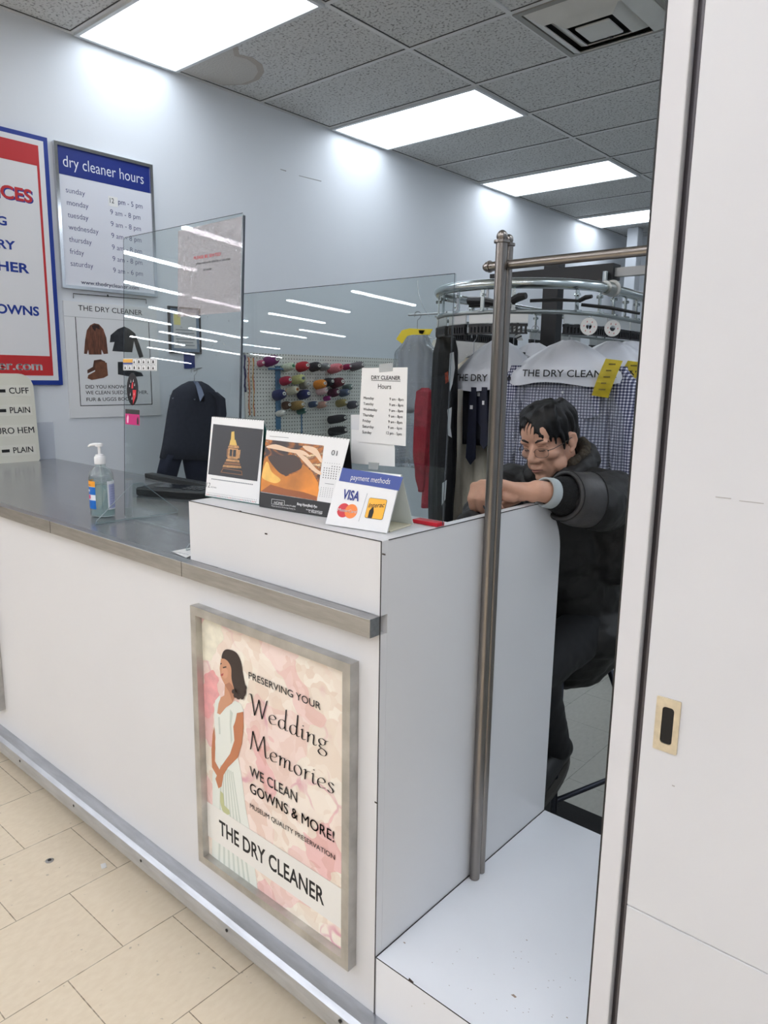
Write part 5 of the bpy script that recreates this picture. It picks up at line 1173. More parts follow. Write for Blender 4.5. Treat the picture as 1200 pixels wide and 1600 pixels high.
# neckties draped under that cape
def tie(u0, v0, u1, v1, wpx, y, label, m):
    a, b = at('y', y, u0, v0), at('y', y, u1, v1); k = (a - Vector(CC.tolist())).length / CF; w_ = wpx * k / 2 * 1.15; F_ = frame(b, (1, 0, 0), (0, 0, 1), (0, -1, 0)); h = a.z - b.z; s = a.x - b.x
    t = thing('necktie', b, label, 'necktie', 'neckties on the conveyor')
    mb = MB(); mb.prism([(0, 0), (w_, w_ * 1.2), (w_ * .7 + s, h), (-w_ * .7 + s, h), (-w_, w_ * 1.2)], F_, -.003, .003); obj('blade', mb, m, t)
    mb = MB(); mb.prism([(-w_ * .5 + s * .72, h * .72), (w_ * .1 + s * .72, h * .72), (w_ * .1 + s * .72, h * .72 + .016), (-w_ * .5 + s * .72, h * .72 + .016)], F_, .0032, .004); obj('care_tag', mb, WPLAST, t)
NT = mat('tie_navy', (20, 24, 44), .6, var=.2, vscale=60)
tie(740, 605, 735, 726, 15, 1.50, 'navy necktie with pointed blade hanging left of the gate post', NT)
tie(757, 605, 756, 702, 11, 1.49, 'shorter navy necktie hanging right beside the gate post', NT)
tie(748, 600, 752, 668, 24, 1.52, 'folded dark navy cloth hanging between the two neckties', mat('tie_fold', (24, 28, 48), .6))
# long cream satin garment
SATIN = mat('cream_satin', (240, 232, 212), .35, var=.10, vscale=18, bump=.6, bscale=14, stretch=(3, 3, .6))
P = at('y', 1.72, 740, 552)
t = thing('hanging_dress', P, 'long cream satin dress hanging behind the navy neckties', 'dress', 'garments on the conveyor'); hanger(t, P, -.3, .17)
obj('skirt', MB().loft(place(body([(-.02, 0, 0, .03, .03), (-.08, 0, 0, .15, .05), (-.3, 0, 0, .155, .06), (-.6, 0, 0, .17, .075), (-1.15, 0, 0, .20, .10)], 60, .16, 12, 5), P, -.3)), SATIN, t, smooth=True)
# black garment bag seen edge-on with torn white patches
P = atq(3.06, 697, 522)
t = thing('garment_bag', P, 'tall narrow black garment bag with torn white patches at the shield edge', 'garment bag', 'garments on the conveyor')
hanger(t, P, math.radians(134), .10)
BAGB = mat('bag_black', (12, 12, 14), .6, bump=.5, bscale=30, spec=.25)
obj('bag', MB().loft(place(body([(-.0, 0, 0, .02, .02), (-.02, 0, 0, .10, .034), (-.08, 0, 0, .16, .040), (-.5, 0, 0, .17, .042), (-1.12, 0, 0, .17, .042)], 36, .12, 7, 7), P, math.radians(134))), BAGB, t, smooth=True)
pt = MB(); Fp = frame(at('y', 1.60, 705, 700), (.75, .66, 0), (0, 0, 1))
def pp3(u, v): q = atq(2.86, u, v); return q
for poly in ([(703, 552), (709, 550), (711, 575), (707, 600), (703, 612), (701, 590)], [(699, 640), (706, 636), (704, 668), (706, 684), (700, 680)], [(691, 755), (698, 750), (696, 780), (690, 790)]):
    pt = MB(); vs = [pt.bm.verts.new(pp3(*q)) for q in poly]; pt.bm.faces.new(vs)
    bmesh.ops.solidify(pt.bm, geom=pt.bm.faces[:], thickness=.003)
    obj('torn_patch', pt, mat('patch_pale', (196, 198, 200), .5), t)
ebl = MB(); q = [pp3(695, 583), pp3(700, 580), pp3(701, 596), pp3(696, 600)]; ebl.bm.faces.new([ebl.bm.verts.new(v) for v in q]); bmesh.ops.solidify(ebl.bm, geom=ebl.bm.faces[:], thickness=.003); obj('emblem_patch', ebl, mat('patch_rust', (170, 70, 40), .6, var=.5, vscale=90), t)
# grey suit in plastic with a yellow tag, and a red scarf
P = at('y', 1.98, 652, 516)
shirt(P, math.radians(20), .105, .36, mat('grey_suiting', (176, 178, 184), .8), 'grey garment in clear plastic with a yellow tag across its top, behind the shield', sleeves=False, collar=False, seed=11, bag=False, text=False, tagpos=None, cat='garment', name='hanging_garment')
t = COL.objects[-1]
gt_ = [o for o in bpy.data.objects if o.get('label', '').startswith('grey garment in clear')][0]
def ribbon(name, top, bot, m, par):
    mb = MB(); A = [at('y', 1.80, *q_) for q_ in top]; B = [at('y', 1.80, *q_) for q_ in bot]
    mb.loft([[a_, b_, b_ + Vector((.0, .003, 0)), a_ + Vector((.0, .003, 0))] for a_, b_ in zip(A, B)]); obj(name, mb, m, par)
ribbon('yellow_tag', [(619, 530), (628, 516), (640, 513), (656, 514), (676, 514)], [(628, 537), (636, 525), (644, 523), (658, 523), (671, 523)], mat('tag_bright', (244, 214, 40), .5), gt_)
mb = MB(); P2 = [at('y', 1.796, *q_) for q_ in ((654, 516), (664, 516), (660, 522), (655, 521))]; mb.bm.faces.new([mb.bm.verts.new(v) for v in P2]); bmesh.ops.solidify(mb.bm, geom=mb.bm.faces[:], thickness=.001); obj('tag_print', mb, INK, gt_)
hp0 = at('y', 1.98, 652, 516)
gr_ = thing('garment_rail', hp0 + Vector((0, 0, .09)), 'thin steel rail holding the grey garment behind the shield', 'rail')
obj('rod', MB().tube([hp0 + Vector((-.06, 0, .078)), hp0 + Vector((.42, 0, .078))], .005, 8), STEEL, gr_)
obj('bracket', MB().tube([hp0 + Vector((.42, 0, .06)), hp0 + Vector((.42, 0, .22))], .006, 8), STEEL, gr_)
P = at('y', 1.74, 664, 606); kk = 3.2 / CF
t = thing('hanging_scarf', P, 'red folded scarf hanging below the grey garment behind the shield', 'scarf', 'garments on the conveyor')
REDC = mat('scarf_red', (156, 34, 52), .8, var=.2, vscale=30, bump=.5, bscale=50)
obj('cloth', MB().loft(place(body([(0, .0, 0, .018, .012), (-.02, 0, 0, .044, .03), (-.10, -.005, 0, .044, .032), (-.30, -.01, 0, .040, .03), (-.42, -.01, 0, .026, .02), (-.50, -.005, 0, .012, .012)], 28, .2, 5, 3), P, .2)), REDC, t, smooth=True)
obj('cloth', MB().loft(place(body([(-.24, .03, .02, .015, .02), (-.42, .035, .02, .040, .02), (-.58, .03, .02, .045, .02)], 20, .2, 5, 6), P, .2)), REDC, t, smooth=True)
# pale cloth heap above the black bag and more capes on the far side of the loop
P = at('y', 2.35, 735, 505)
shirt(P, .1, .20, .7, mat('cream_cotton', (214, 210, 200), .8, bump=.4, bscale=20), 'cream shirt behind the black garment bag, only its shoulders showing', sleeves=True, collar=False, bag=False, seed=13, film=True)
P = at('y', 1.86, 958, 538)
shirt(P, math.radians(18), .19, .80, mat('navy_cotton', (30, 34, 52), .8), 'dark navy shirt under a printed plastic cape, right behind the gingham shirt', seed=15, baglen=.16, bagw=.215, tagpos=(.100, -.070, .125, -.42), tx=(-.8, .7))
P = at('y', 2.12, 985, 538)
shirt(P, math.radians(18), .19, .80, mat('pale_blue_cotton', (176, 190, 214), .8), 'pale blue shirt on the conveyor beside the door jamb', seed=17, baglen=.16, bagw=.215, text=True)
P = at('y', 2.15, 835, 540)
shirt(P, .3, .19, .85, mat('white_cotton', (216, 218, 222), .8), 'white shirt hanging deeper inside the conveyor loop, behind the gingham shirt', seed=19, bag=True, text=False, baglen=.17)
P = at('y', 1.80, 802, 545)
shirt(P, -.1, .07, .85, mat('black_suiting', (20, 20, 24), .8), 'black coat in plastic hanging right of the gate post behind the cape', seed=21, bag=False, text=False, collar=False, film=False)

# ---- dark suit on the wall side
SUIT = mat('charcoal_suit', (42, 45, 57), .85, var=.12, vscale=50)
jb = Vector((-2.76, 1.50, 1.475))
su = thing('hanging_suit', jb, 'dark navy suit jacket over trousers hanging near the left wall behind the tall shield', 'suit')
yw = math.radians(80)
def SJ(u, v, off=0): return at('x', -2.74 + off, 180 + u / 4.445, 500 + v / 4.445)
hanger(su, Vector((-2.76, 1.485, 1.455)), yw, .155)
def suit_ring(pl, pr_, d, n=28):
    c = (pl + pr_) / 2; hw = (pr_ - pl) / 2; return [c + hw * math.copysign(abs(math.cos(th)) ** .7, math.cos(th)) + Vector((d * math.sin(th) * (1 + .12 * math.sin(6 * th + c.z * 20)), 0, 0)) for th in [2 * math.pi * i / n for i in range(n)]]
lv = [((520, 425), (590, 425), .03), ((465, 450), (640, 450), .045), ((405, 490), (685, 488), .055), ((385, 540), (715, 540), .06), ((368, 640), (735, 640), .06), ((345, 780), (730, 790), .06), ((330, 870), (712, 885), .062), ((312, 960), (700, 975), .062)]
obj('jacket', MB().loft([suit_ring(SJ(*a), SJ(*b), d) for a, b, d in lv]), SUIT, su, smooth=True)
for a in ([((330, 930), (460, 945), .05), ((308, 1010), (440, 1020), .045), ((290, 1090), (415, 1112), .04)], [((470, 950), (690, 975), .05), ((485, 1040), (690, 1060), .045), ((505, 1130), (690, 1150), .04)]):
    obj('trouser_leg', MB().loft([suit_ring(SJ(*p), SJ(*q), d) for p, q, d in a]), mat('trouser_navy', (22, 28, 48), .85), su, smooth=True)
lv = [((655, 500), (700, 500), .03), ((690, 540), (748, 545), .04), ((700, 640), (758, 650), .04), ((690, 800), (750, 815), .035)]
obj('sleeve', MB().loft([suit_ring(SJ(*a, .05), SJ(*b, .05), d) for a, b, d in lv]), SUIT, su, smooth=True)
mb = MB(); vs = [SJ(538, 420, .065), SJ(575, 430, .068), SJ(600, 470, .072), SJ(618, 520, .075), SJ(620, 566, .075), SJ(590, 566, .075), SJ(574, 510, .074), SJ(560, 455, .068)]
mb.bm.faces.new([mb.bm.verts.new(v) for v in vs]); bmesh.ops.solidify(mb.bm, geom=mb.bm.faces[:], thickness=.004); obj('lapel_ribbon', mb, mat('ribbon_pale', (150, 160, 186), .6), su)
mb = MB()
for (u, v) in ((400, 548), (552, 556)):
    a = SJ(u, v, .066); mb.tube([a + Vector((0, -.006, .006)), a, a + Vector((0, .005, .008))], .001, 5)
obj('stitch', mb, mat('stitch_pale', (150, 156, 170), .6), su)
p = SJ(470, 300); q = SJ(548, 300)
tg = thing('blue_tag', (-W, (p.y + q.y) / 2, 1.52), 'dark blue card hanging on the wall below the certificate', 'card')
plate('card', rect(at('x', -W, 180 + 475 / 4.445, 556).y, 1.545, at('x', -W, 180 + 548 / 4.445, 556).y, 1.632), FW, .001, .006, mat('card_blue', (30, 50, 120), .4), tg)
obj('hook', MB().tube([(-W + .001, 1.66, 1.545), (-W + .12, 1.62, 1.55), (-2.76, 1.485, 1.53)], .003, 6), STEEL, tg)

# ================================================================== CONVEYOR
cv = thing('garment_conveyor', (-.69, 2.4, ZR), 'overhead garment conveyor with a curved galvanized tube rail and comb slots', 'conveyor')
xr, xl_, yc, rr = -.335, -1.03, 1.64, .3475
loop = [(xr + .02 * 0, 5.6)] + [(xr - (y - yc) * .035, y) for y in (4.4, 3.2, 2.4, 2.0)] + [((xr + xl_) / 2 + rr * math.cos(a), yc - rr * math.sin(a)) for a in np.linspace(0, math.pi, 20)] + [(xl_ - (y - yc) * .02, y) for y in (2.0, 2.6, 3.4, 4.4, 5.6)]
obj('tube_rail', MB().tube([(x, y, ZR) for x, y in loop], .019, 18), GALV, cv, smooth=True)
obj('rail_coupling', MB().tube([(xr + .0, yc - .02, ZR), (xr - .002, yc + .07, ZR)], .026, 18), mat('coupling_zinc', (170, 172, 168), .35, 1.0), cv, smooth=True, angle=40)
obj('wrapped_tape', MB().tube([(xr - .001, yc + .035, ZR + .002), (xr - .001, yc + .055, ZR + .006)], .030, 16), mat('tape_pale', (200, 196, 188), .7), cv, smooth=True)
def sample(lp, step):
    out = []; acc = 0; P_ = [Vector((x, y, 0)) for x, y in lp]
    for a, b in zip(P_, P_[1:]):
        ln = (b - a).length; t_ = (b - a) / ln
        while acc < ln: out.append((a + t_ * acc, t_)); acc += step
        acc -= ln
    return out
inner = sample(loop, .118)
inner = [s for s in inner if s[0].y < 3.2]
sel = [q for i_, q in enumerate(inner) if i_ % 6 != 3]
drop = MB(); 
for i, (p_, t_) in enumerate(sel):
    nrm = Vector((t_.y, -t_.x, 0)); c = Vector((p_.x, p_.y, 0)); M3 = Matrix((t_, nrm, Vector((0, 0, 1)))).transposed()
    db = MB(); db.obox(c + Vector((0, 0, ZR - .055)), (.014, .006, .075), M3); db.obox(c + Vector((0, 0, ZR - .092)), (.022, .03, .006), M3); db.tube([c + Vector((0, 0, ZR - .035)) - nrm * .012, c + Vector((0, 0, ZR - .035)) + nrm * .012], .006, 8)
    obj('rail_drop', db, GALV, cv)
ZI = .205
for i, (p_, t_) in enumerate(sel):
    c = Vector((p_.x, p_.y, 0)); nrm = Vector((t_.y, -t_.x, 0)); M3 = Matrix((t_, nrm, Vector((0, 0, 1)))).transposed()
    pl_ = MB(); pl_.obox(c + Vector((0, 0, ZR - .122)), (.108, .004, .030), M3, .001); o = obj('comb_plate', pl_, mat('comb_zinc', (196, 198, 196), .35, .6), cv)
    tb_ = MB(); tb_.obox(c + Vector((0, 0, ZR - .145)), (.110, .012, .010), M3)
    for k in range(7): tb_.obox(c + t_ * (-.048 + k * .016) + Vector((0, 0, ZR - .158)), (.008, .014, .026), M3)
    tb_.obox(c + Vector((0, 0, ZR - .174)), (.110, .012, .006), M3); obj('comb_teeth', tb_, BLACK, o)
obj('lower_rail', MB().tube([(x, y, ZR - .098) for x, y in loop], .008, 10), mat('rail_dull', (150, 156, 156), .4, .9), cv, smooth=True)
for (u0, v0, u1, v1, r_) in ((733, 470, 775, 474, .016), (800, 470, 822, 462, .014), (828, 470, 905, 470, .006), (905, 470, 925, 463, .008), (908, 476, 1000, 490, .006)):
    a, b = at('z', ZR - .085, u0, v0), at('z', ZR - .085, u1, v1); a, b = atq(2.62 if u0 > 790 else 2.95, u0, v0), atq(2.58 if u0 > 790 else 2.85, u1, v1)
    obj('sensor_arm', MB().tube([a, a.lerp(b, .5) + Vector((0, 0, .004)), b], [r_, r_ * 1.1, r_ * .8], 8), BLACK, cv)
a = atq(2.95, 752, 480); obj('sensor_box', MB().box((a.x - .05, a.y - .02, a.z + .0), (a.x + .03, a.y + .02, a.z + .035), .004), BLACK, cv)
for (u, v, q_) in ((920, 510, 2.5), (957, 513, 2.65)):
    a = atq(q_, u, v); F_ = frame(a, (.753, .658, 0), (0, 0, 1)); o_ = circ((0, 0), .029); i_ = circ((0, 0), .010)
    t = obj('number_disc', plate_with_hole(o_, i_, F_, -.002, .002), mat('disc_white', (222, 220, 214), .5), cv); mb = MB()
    for an in range(6): c_, s_ = math.cos(an), math.sin(an); mb.prism([(c_ * .018 - .002, s_ * .018 - .003), (c_ * .018 + .002, s_ * .018 - .003), (c_ * .018 + .001, s_ * .018 + .003)], F_, .0022, .0028); mb.prism([(c_ * .018 - .002, s_ * .018 - .003), (c_ * .018 + .002, s_ * .018 - .003), (c_ * .018 + .001, s_ * .018 + .003)], F_, -.0028, -.0022)
    obj('disc_print', mb, mat('disc_red', (190, 60, 60), .6), t)
# striped strap hanging from the combs
mb = MB(); sp = [atq(2.75, *q) for q in ((806, 498), (806, 508), (808, 520), (813, 532))]; rows = []
for i_ in range(4): rows.append([sp[i_] - Vector((.753, .658, 0)) * .011, sp[i_] + Vector((.753, .658, 0)) * .011, sp[i_] + Vector((.753, .658, 0)) * .011 + Vector((-.002, .003, 0)), sp[i_] - Vector((.753, .658, 0)) * .011 + Vector((-.002, .003, 0))])
mb.loft(rows); ss_ = obj('striped_strap', mb, mat('strap_white', (220, 220, 216), .5), cv); mb = MB()
for k in range(7):
    f_ = k / 7 * 3; i_ = int(f_); c = sp[i_].lerp(sp[i_ + 1], f_ - i_) + Vector((.003, -.004, 0)); u_ = Vector((.753, .658, .5)).normalized()
    mb.tube([c - u_ * .011, c + u_ * .011], .0022, 6)
obj('strap_stripe', mb, BLACK, ss_)
# black post and beam carrying it
a, b = at('y', 2.25, 770, 441), at('y', 2.25, 962, 424)
obj('carrier_beam', MB().box((a.x, 2.22, (a.z + b.z) / 2 - .035), (b.x, 2.30, (a.z + b.z) / 2 + .035)), mat('beam_black', (20, 20, 22), .45), cv)
obj('carrier_arm', MB().box((b.x, 2.24, (a.z + b.z) / 2 - .022), (b.x + .9, 2.28, (a.z + b.z) / 2 + .016)), mat('arm_grey', (160, 160, 158), .4, .5), cv)
a = at('y', 2.26, 861, 500); obj('carrier_post', MB().box((a.x - .04, 2.235, 0), (a.x + .04, 2.295, (a.z + .27))), mat('beam_black', (20, 20, 22), .45), cv)
a = at('y', 2.24, 951, 440); obj('beam_bolt', MB().tube([(a.x, 2.2, a.z + .04), (a.x, 2.2, a.z - .05)], .012, 8), GALV, cv)

# ================================================================== BACK OF THE BOOTH
a = at('y', 7.4, 985, 372); b = at('y', 7.4, 1002, 372)
cl = tag(obj('column', MB().box((a.x, 7.3, 0), (b.x, 7.45, Hc - .001), .01), mat('column_paint', (196, 200, 206), .5)), 'pale square column in front of the dark opening at the back of the booth', 'column')
sd = thing('roller_shutter', (b.x + 1, 7.85, 1), 'dark grey slatted shutter closing the back of the booth', 'shutter')
obj('curtain', MB().box((-W + .35, 7.82, .9), (1.9, 7.89, Hc - .06)), mat('shutter_grey', (84, 90, 98), .5), sd)
mb = MB()
for k in range(22): mb.box((-W + .35, 7.812, .92 + k * .1), (1.9, 7.822, .93 + k * .1))
obj('slat_line', mb, mat('shutter_dark', (50, 54, 60), .6), sd)
a = at('y', 3.1, 972, 880); b = at('y', 3.1, 1010, 780)
cab = thing('storage_cabinet', (a.x, 3.2, 0), 'pale grey cabinet behind the seated person, seen beside the door jamb', 'cabinet')
obj('carcass', MB().box((a.x - .15, 3.1, a.z), (a.x + .8, 3.6, b.z + .25), .01), mat('cabinet_grey', (188, 192, 196), .4), cab)
obj('plinth', MB().box((a.x - .12, 3.13, 0), (a.x + .77, 3.58, a.z)), mat('plinth_black', (20, 20, 22), .6), cab)

# ================================================================== STOOL
sc0 = Vector((-.20, 1.22, 0)); SEAT = .655
stl = thing('bar_stool', sc0, 'dark metal framed bar stool under the seated person', 'stool')
obj('seat', MB().lathe([(.02, SEAT - .05), (.17, SEAT - .05), (.185, SEAT - .03), (.18, SEAT - .006), (.14, SEAT), (.001, SEAT + .002)], (sc0.x, sc0.y, 0), 36), mat('seat_vinyl', (18, 18, 20), .45), stl, smooth=True, angle=40)
STM = mat('stool_tube', (52, 54, 62), .35, .7)
feet = [Vector((-.074, .945, 0)), Vector((.115, 1.385, 0)), Vector((-.46, 1.52, 0)), Vector((-.55, 1.08, 0))]; tops = []
for f_ in feet:
    tp = sc0 + (f_ - sc0) * (.52 if f_.y < .95 or f_.x > .1 else .5); tp.z = SEAT - .05
    if f_.y < .95: tp = Vector((-.098, .985, SEAT - .06))
    if f_.x > .1: tp = Vector((-.115, 1.315, SEAT - .05))
    tops.append(tp); obj('leg', MB().tube([f_ + Vector((0, 0, .011)), f_ + (tp - f_) * .5, tp], .0115, 12), STM, stl, smooth=True)
for i in (0, 2):
    a, b = feet[i].lerp(tops[i], .30), feet[(i + 1) % 4].lerp(tops[(i + 1) % 4], .30)
    obj('stretcher', MB().tube([a, b], .009, 10), STM, stl, smooth=True)

# ================================================================== PERSON
Hc0 = at('y', 1.0, 859, 692)
per = thing('person', (-.18, 1.2, .66), 'person in dark hooded jacket and glasses seated on a stool, arm over the side panel', 'person')
fdir = Vector((-.10, -.985, 0)).normalized(); pitch = math.radians(15); roll = math.radians(4)
left = Vector((0, 0, 1)).cross(fdir).normalized()           # the person's own left
Fh = (fdir * math.cos(pitch) - Vector((0, 0, 1)) * math.sin(pitch)).normalized(); Uh = left.cross(Fh) * -1
Uh = Fh.cross(left).normalized()
if Uh.z < 0: Uh = -Uh
Rr = Matrix.Rotation(roll, 3, Fh); Lh, Uh = Rr @ left, Rr @ Uh
MH = Matrix((Lh, Fh, Uh)).transposed(); HS = .93
def H(x, y, z): return Hc0 + MH @ Vector((x, y, z)) * HS
def HE(mb, c, r, n=18): mb.ell(H(*c), tuple(v * HS for v in r), MH, n)
SKIN = mat('skin', (212, 162, 136), .48, var=.07, vscale=26, bump=.10, bscale=240)
mb = MB()
HE(mb, (0, -.012, .045), (.076, .097, .084), 28); HE(mb, (0, .028, -.012), (.064, .066, .085), 24); HE(mb, (0, .040, -.066), (.050, .047, .042), 20)
HE(mb, (0, .072, -.094), (.022, .019, .017)); HE(mb, (0, .055, .050), (.062, .040, .050), 20)
for s in (-1, 1):
    HE(mb, (s * .043, .060, -.016), (.025, .026, .020)); HE(mb, (s * .030, .082, .030), (.024, .014, .011)); HE(mb, (s * .031, .0765, .012), (.0165, .0145, .0125))
    HE(mb, (s * .012, .097, -.030), (.0095, .011, .0085)); HE(mb, (s * .050, .030, -.060), (.018, .034, .026)); HE(mb, (s * .027, .080, .000), (.015, .008, .006))
    mb.cap(H(s * .026, .083, -.030), H(s * .033, .068, -.062), .010 * HS, .008 * HS)
    # ears
    a = [(.076, .004, .022), (.082, -.010, .030), (.086, -.022, .024), (.087, -.024, .004), (.083, -.014, -.016), (.077, -.002, -.030)]
    for p, q in zip(a, a[1:]): mb.cap(H(s * p[0], p[1], p[2]), H(s * q[0], q[1], q[2]), .0065 * HS, .0065 * HS, 8)
    HE(mb, (s * .078, -.008, .002), (.008, .014, .022)); HE(mb, (s * .078, .000, -.026), (.007, .008, .009))
mb.cap(H(0, .086, .020), H(0, .110, -.022), .0085 * HS, .0125 * HS); HE(mb, (0, .110, -.026), (.013, .012, .0105)); HE(mb, (0, .072, -.058), (.034, .024, .026), 18)
HE(mb, (0, .0935, -.0565), (.021, .0075, .0055)); HE(mb, (0, .0915, -.0675), (.018, .008, .0065))
neck0, neck1 = H(0, -.03, -.05), Vector((-.19, 1.10, 1.17)); mb.cap(neck0, neck1, .056, .066, 18)
# trunk, arms, legs of the body
chest, hip = Vector((-.19, 1.10, 1.02)), Vector((-.19, 1.24, .735))
mb.cap(hip, chest, .125, .135, 18); mb.cap(Vector((-.34, 1.06, 1.16)), Vector((-.04, 1.05, 1.16)), .06, .06, 14)
shL, elL, wrL = Vector((-.005, 1.03, 1.165)), Vector((.065, .80, 1.195)), Vector((.003, .582, 1.246))
mb.cap(shL, elL, .050, .042, 14); mb.cap(elL, wrL, .040, .0265, 14)
shR, elR, wrR = Vector((-.36, 1.04, 1.15)), Vector((-.29, .83, 1.13)), Vector((-.13, .53, 1.135))
mb.cap(shR, elR, .050, .042, 14); mb.cap(elR, wrR, .040, .028, 14); mb.cap(wrR, wrR + Vector((.03, -.07, .0)), .028, .018, 12)
for s, kx in ((-.09, -.105), (-.29, -.31)):
    kn, an = Vector((kx, .83, .66)), Vector((kx, .99, .33))
    mb.cap(Vector((s, 1.22, .72)), kn, .08, .06, 14); mb.cap(kn, an, .055, .038, 14); mb.cap(an, an + Vector((0, -.14, -.07)), .035, .026, 10)
# left hand (drapes over the panel edge): palm, four bent fingers, thumb
def hp_(u, v, dd): return atq(wq + dd, u, v)
wq = float((np.array(wrL) - CC) @ CR[2])
kn = [(741.5, 760, -.005), (753, 756, -.012), (766, 754, -.020), (780, 755, -.028)]
pip = [(735.5, 779, -.020), (746, 779, -.030), (760, 778, -.040), (777, 776, -.044)]
dip = [(738, 793, -.008), (750, 795, -.018), (764, 796, -.028), (780, 790, -.032)]
tip = [(745, 799, .006), (757, 802, -.002), (771, 801, -.012), (785, 796, -.018)]
rad = [(.0105, .0098, .0086, .0076), (.0108, .0100, .0088, .0078), (.0104, .0096, .0085, .0075), (.0094, .0086, .0076, .0068)]
W0 = hp_(832, 768, 0)
for i in range(4):
    K, Pp, Dd, Tt = hp_(*kn[i]), hp_(*pip[i]), hp_(*dip[i]), hp_(*tip[i]); r_ = rad[i]
    mb.cap(K, Pp, r_[0], r_[1], 12); mb.cap(Pp, Dd, r_[1], r_[2], 12); mb.cap(Dd, Tt, r_[2], r_[3], 12)
    mb.cap(W0 + Vector((0, 0, .004 - .004 * i)), K, .021, .0125, 12)
mb.cap(hp_(815, 772, .0), hp_(770, 768, .0), .020, .016, 14); mb.cap(hp_(800, 776, -.006), hp_(786, 775, -.018), .017, .013, 12)
mb.cap(hp_(808, 780, .028), hp_(785, 790, .034), .013, .0115, 12); mb.cap(hp_(785, 790, .034), hp_(769, 797, .028), .0112, .0085, 12)
mb.cap(wrL, W0, .0265, .024, 14)
body_o = fuse('body', mb, .0032, SKIN, per, smooth=8)
# nails
NAIL = mat('nail', (216, 172, 150), .3)
for i in range(4):
    Dd, Tt = hp_(*dip[i]), hp_(*tip[i]); ax = (Tt - Dd).normalized(); toc = (Vector(CC.tolist()) - Tt).normalized(); n_ = (toc - ax * toc.dot(ax)).normalized(); sd_ = ax.cross(n_)
    obj('nail', MB().ell(Tt + n_ * rad[i][3] * .86 + ax * .001, (.0052, .0066, .0016), Matrix((sd_, ax, n_)).transposed(), 12), NAIL, body_o, smooth=True)
# face details
DARKH = mat('hair_black', (14, 12, 12), .5, var=.5, vscale=60, stretch=(1, 1, .3), spec=.3)
for s in (-1, 1):
    mb = MB(); pts = [(s * .014, .0925, .030), (s * .026, .0945, .0365), (s * .040, .0875, .0365), (s * .052, .075, .030)]; mb.tube([H(*q) for q in pts], [.0022, .0038, .0034, .0016], 8); obj('eyebrow', mb, mat('brow', (52, 42, 38), .8), body_o, smooth=True)
    mb = MB(); pts = [(s * .0165, .0885, .0045), (s * .025, .0912, .0018), (s * .035, .0885, .0018), (s * .045, .0795, .0045)]; mb.tube([H(*q) for q in pts], [.0006, .0013, .0013, .0006], 6); obj('lash_line', mb, mat('lash', (44, 30, 28), .7), body_o, smooth=True)
    mb = MB(); pts = [(s * .0175, .0895, .0145), (s * .028, .0925, .0185), (s * .040, .0865, .0175), (s * .048, .077, .013)]; mb.tube([H(*q) for q in pts], [.0005, .0009, .0009, .0005], 6); obj('lid_crease', mb, mat('crease', (150, 100, 80), .7), body_o, smooth=True)
mb = MB(); mb.tube([H(-.0235, .0885, -.0635), H(-.010, .0998, -.0612), H(0, .1008, -.0618), H(.010, .0998, -.0612), H(.0235, .0885, -.0635)], [.0007, .0014, .0014, .0014, .0007], 6); obj('mouth_line', mb, mat('mouth', (112, 62, 58), .6), body_o, smooth=True)
mb = MB(); HE(mb, (0, .0955, -.0665), (.0155, .0060, .0042)); obj('lower_lip', mb, mat('lip', (176, 118, 104), .45), body_o, smooth=True)
# hair: cap with a swept fringe
mb = MB()
def hcap(th, ph, k=1.0):   # a point on the skull: th around (0 = forward), ph up from the ear line
    return (.0775 * k * math.sin(th) * math.cos(ph), -.012 + .099 * k * math.cos(th) * math.cos(ph), .045 + .087 * k * math.sin(ph))
crown = (.004, -.035, .128)
def lock(a, b, c, r0, r1, lift=.004):
    pts = [Vector(a), Vector(b), Vector(c)]; P_ = catmull(pts, 5); n_ = len(P_)
    for i in range(n_ - 1):
        ra = r0 + (r1 - r0) * i / (n_ - 1); rb = r0 + (r1 - r0) * (i + 1) / (n_ - 1)
        mb.cap(H(*P_[i]), H(*P_[i + 1]), ra * HS, rb * HS, 8)
HE(mb, (0, -.022, .052), (.081, .094, .085), 30)          # the cap
HE(mb, (0, -.055, .020), (.073, .066, .066), 24)
for s in (-1, 1):
    for k in range(7):
        th = math.radians(40 + k * 19); top = hcap(s * th, math.radians(55), 1.05); mid = hcap(s * th, math.radians(22), 1.06); e_ = hcap(s * th, math.radians(-4 - (k > 3) * 14), 1.02)
        lock(top, mid, e_, .017, .007)
    lock(hcap(s * .95, .55, 1.04), (s * .074, .030, .030), (s * .0715, .024, -.012), .012, .004)     # sideburn
    lock(hcap(s * 1.15, .45, 1.04), (s * .078, .012, .030), (s * .076, .012, .002), .012, .004)
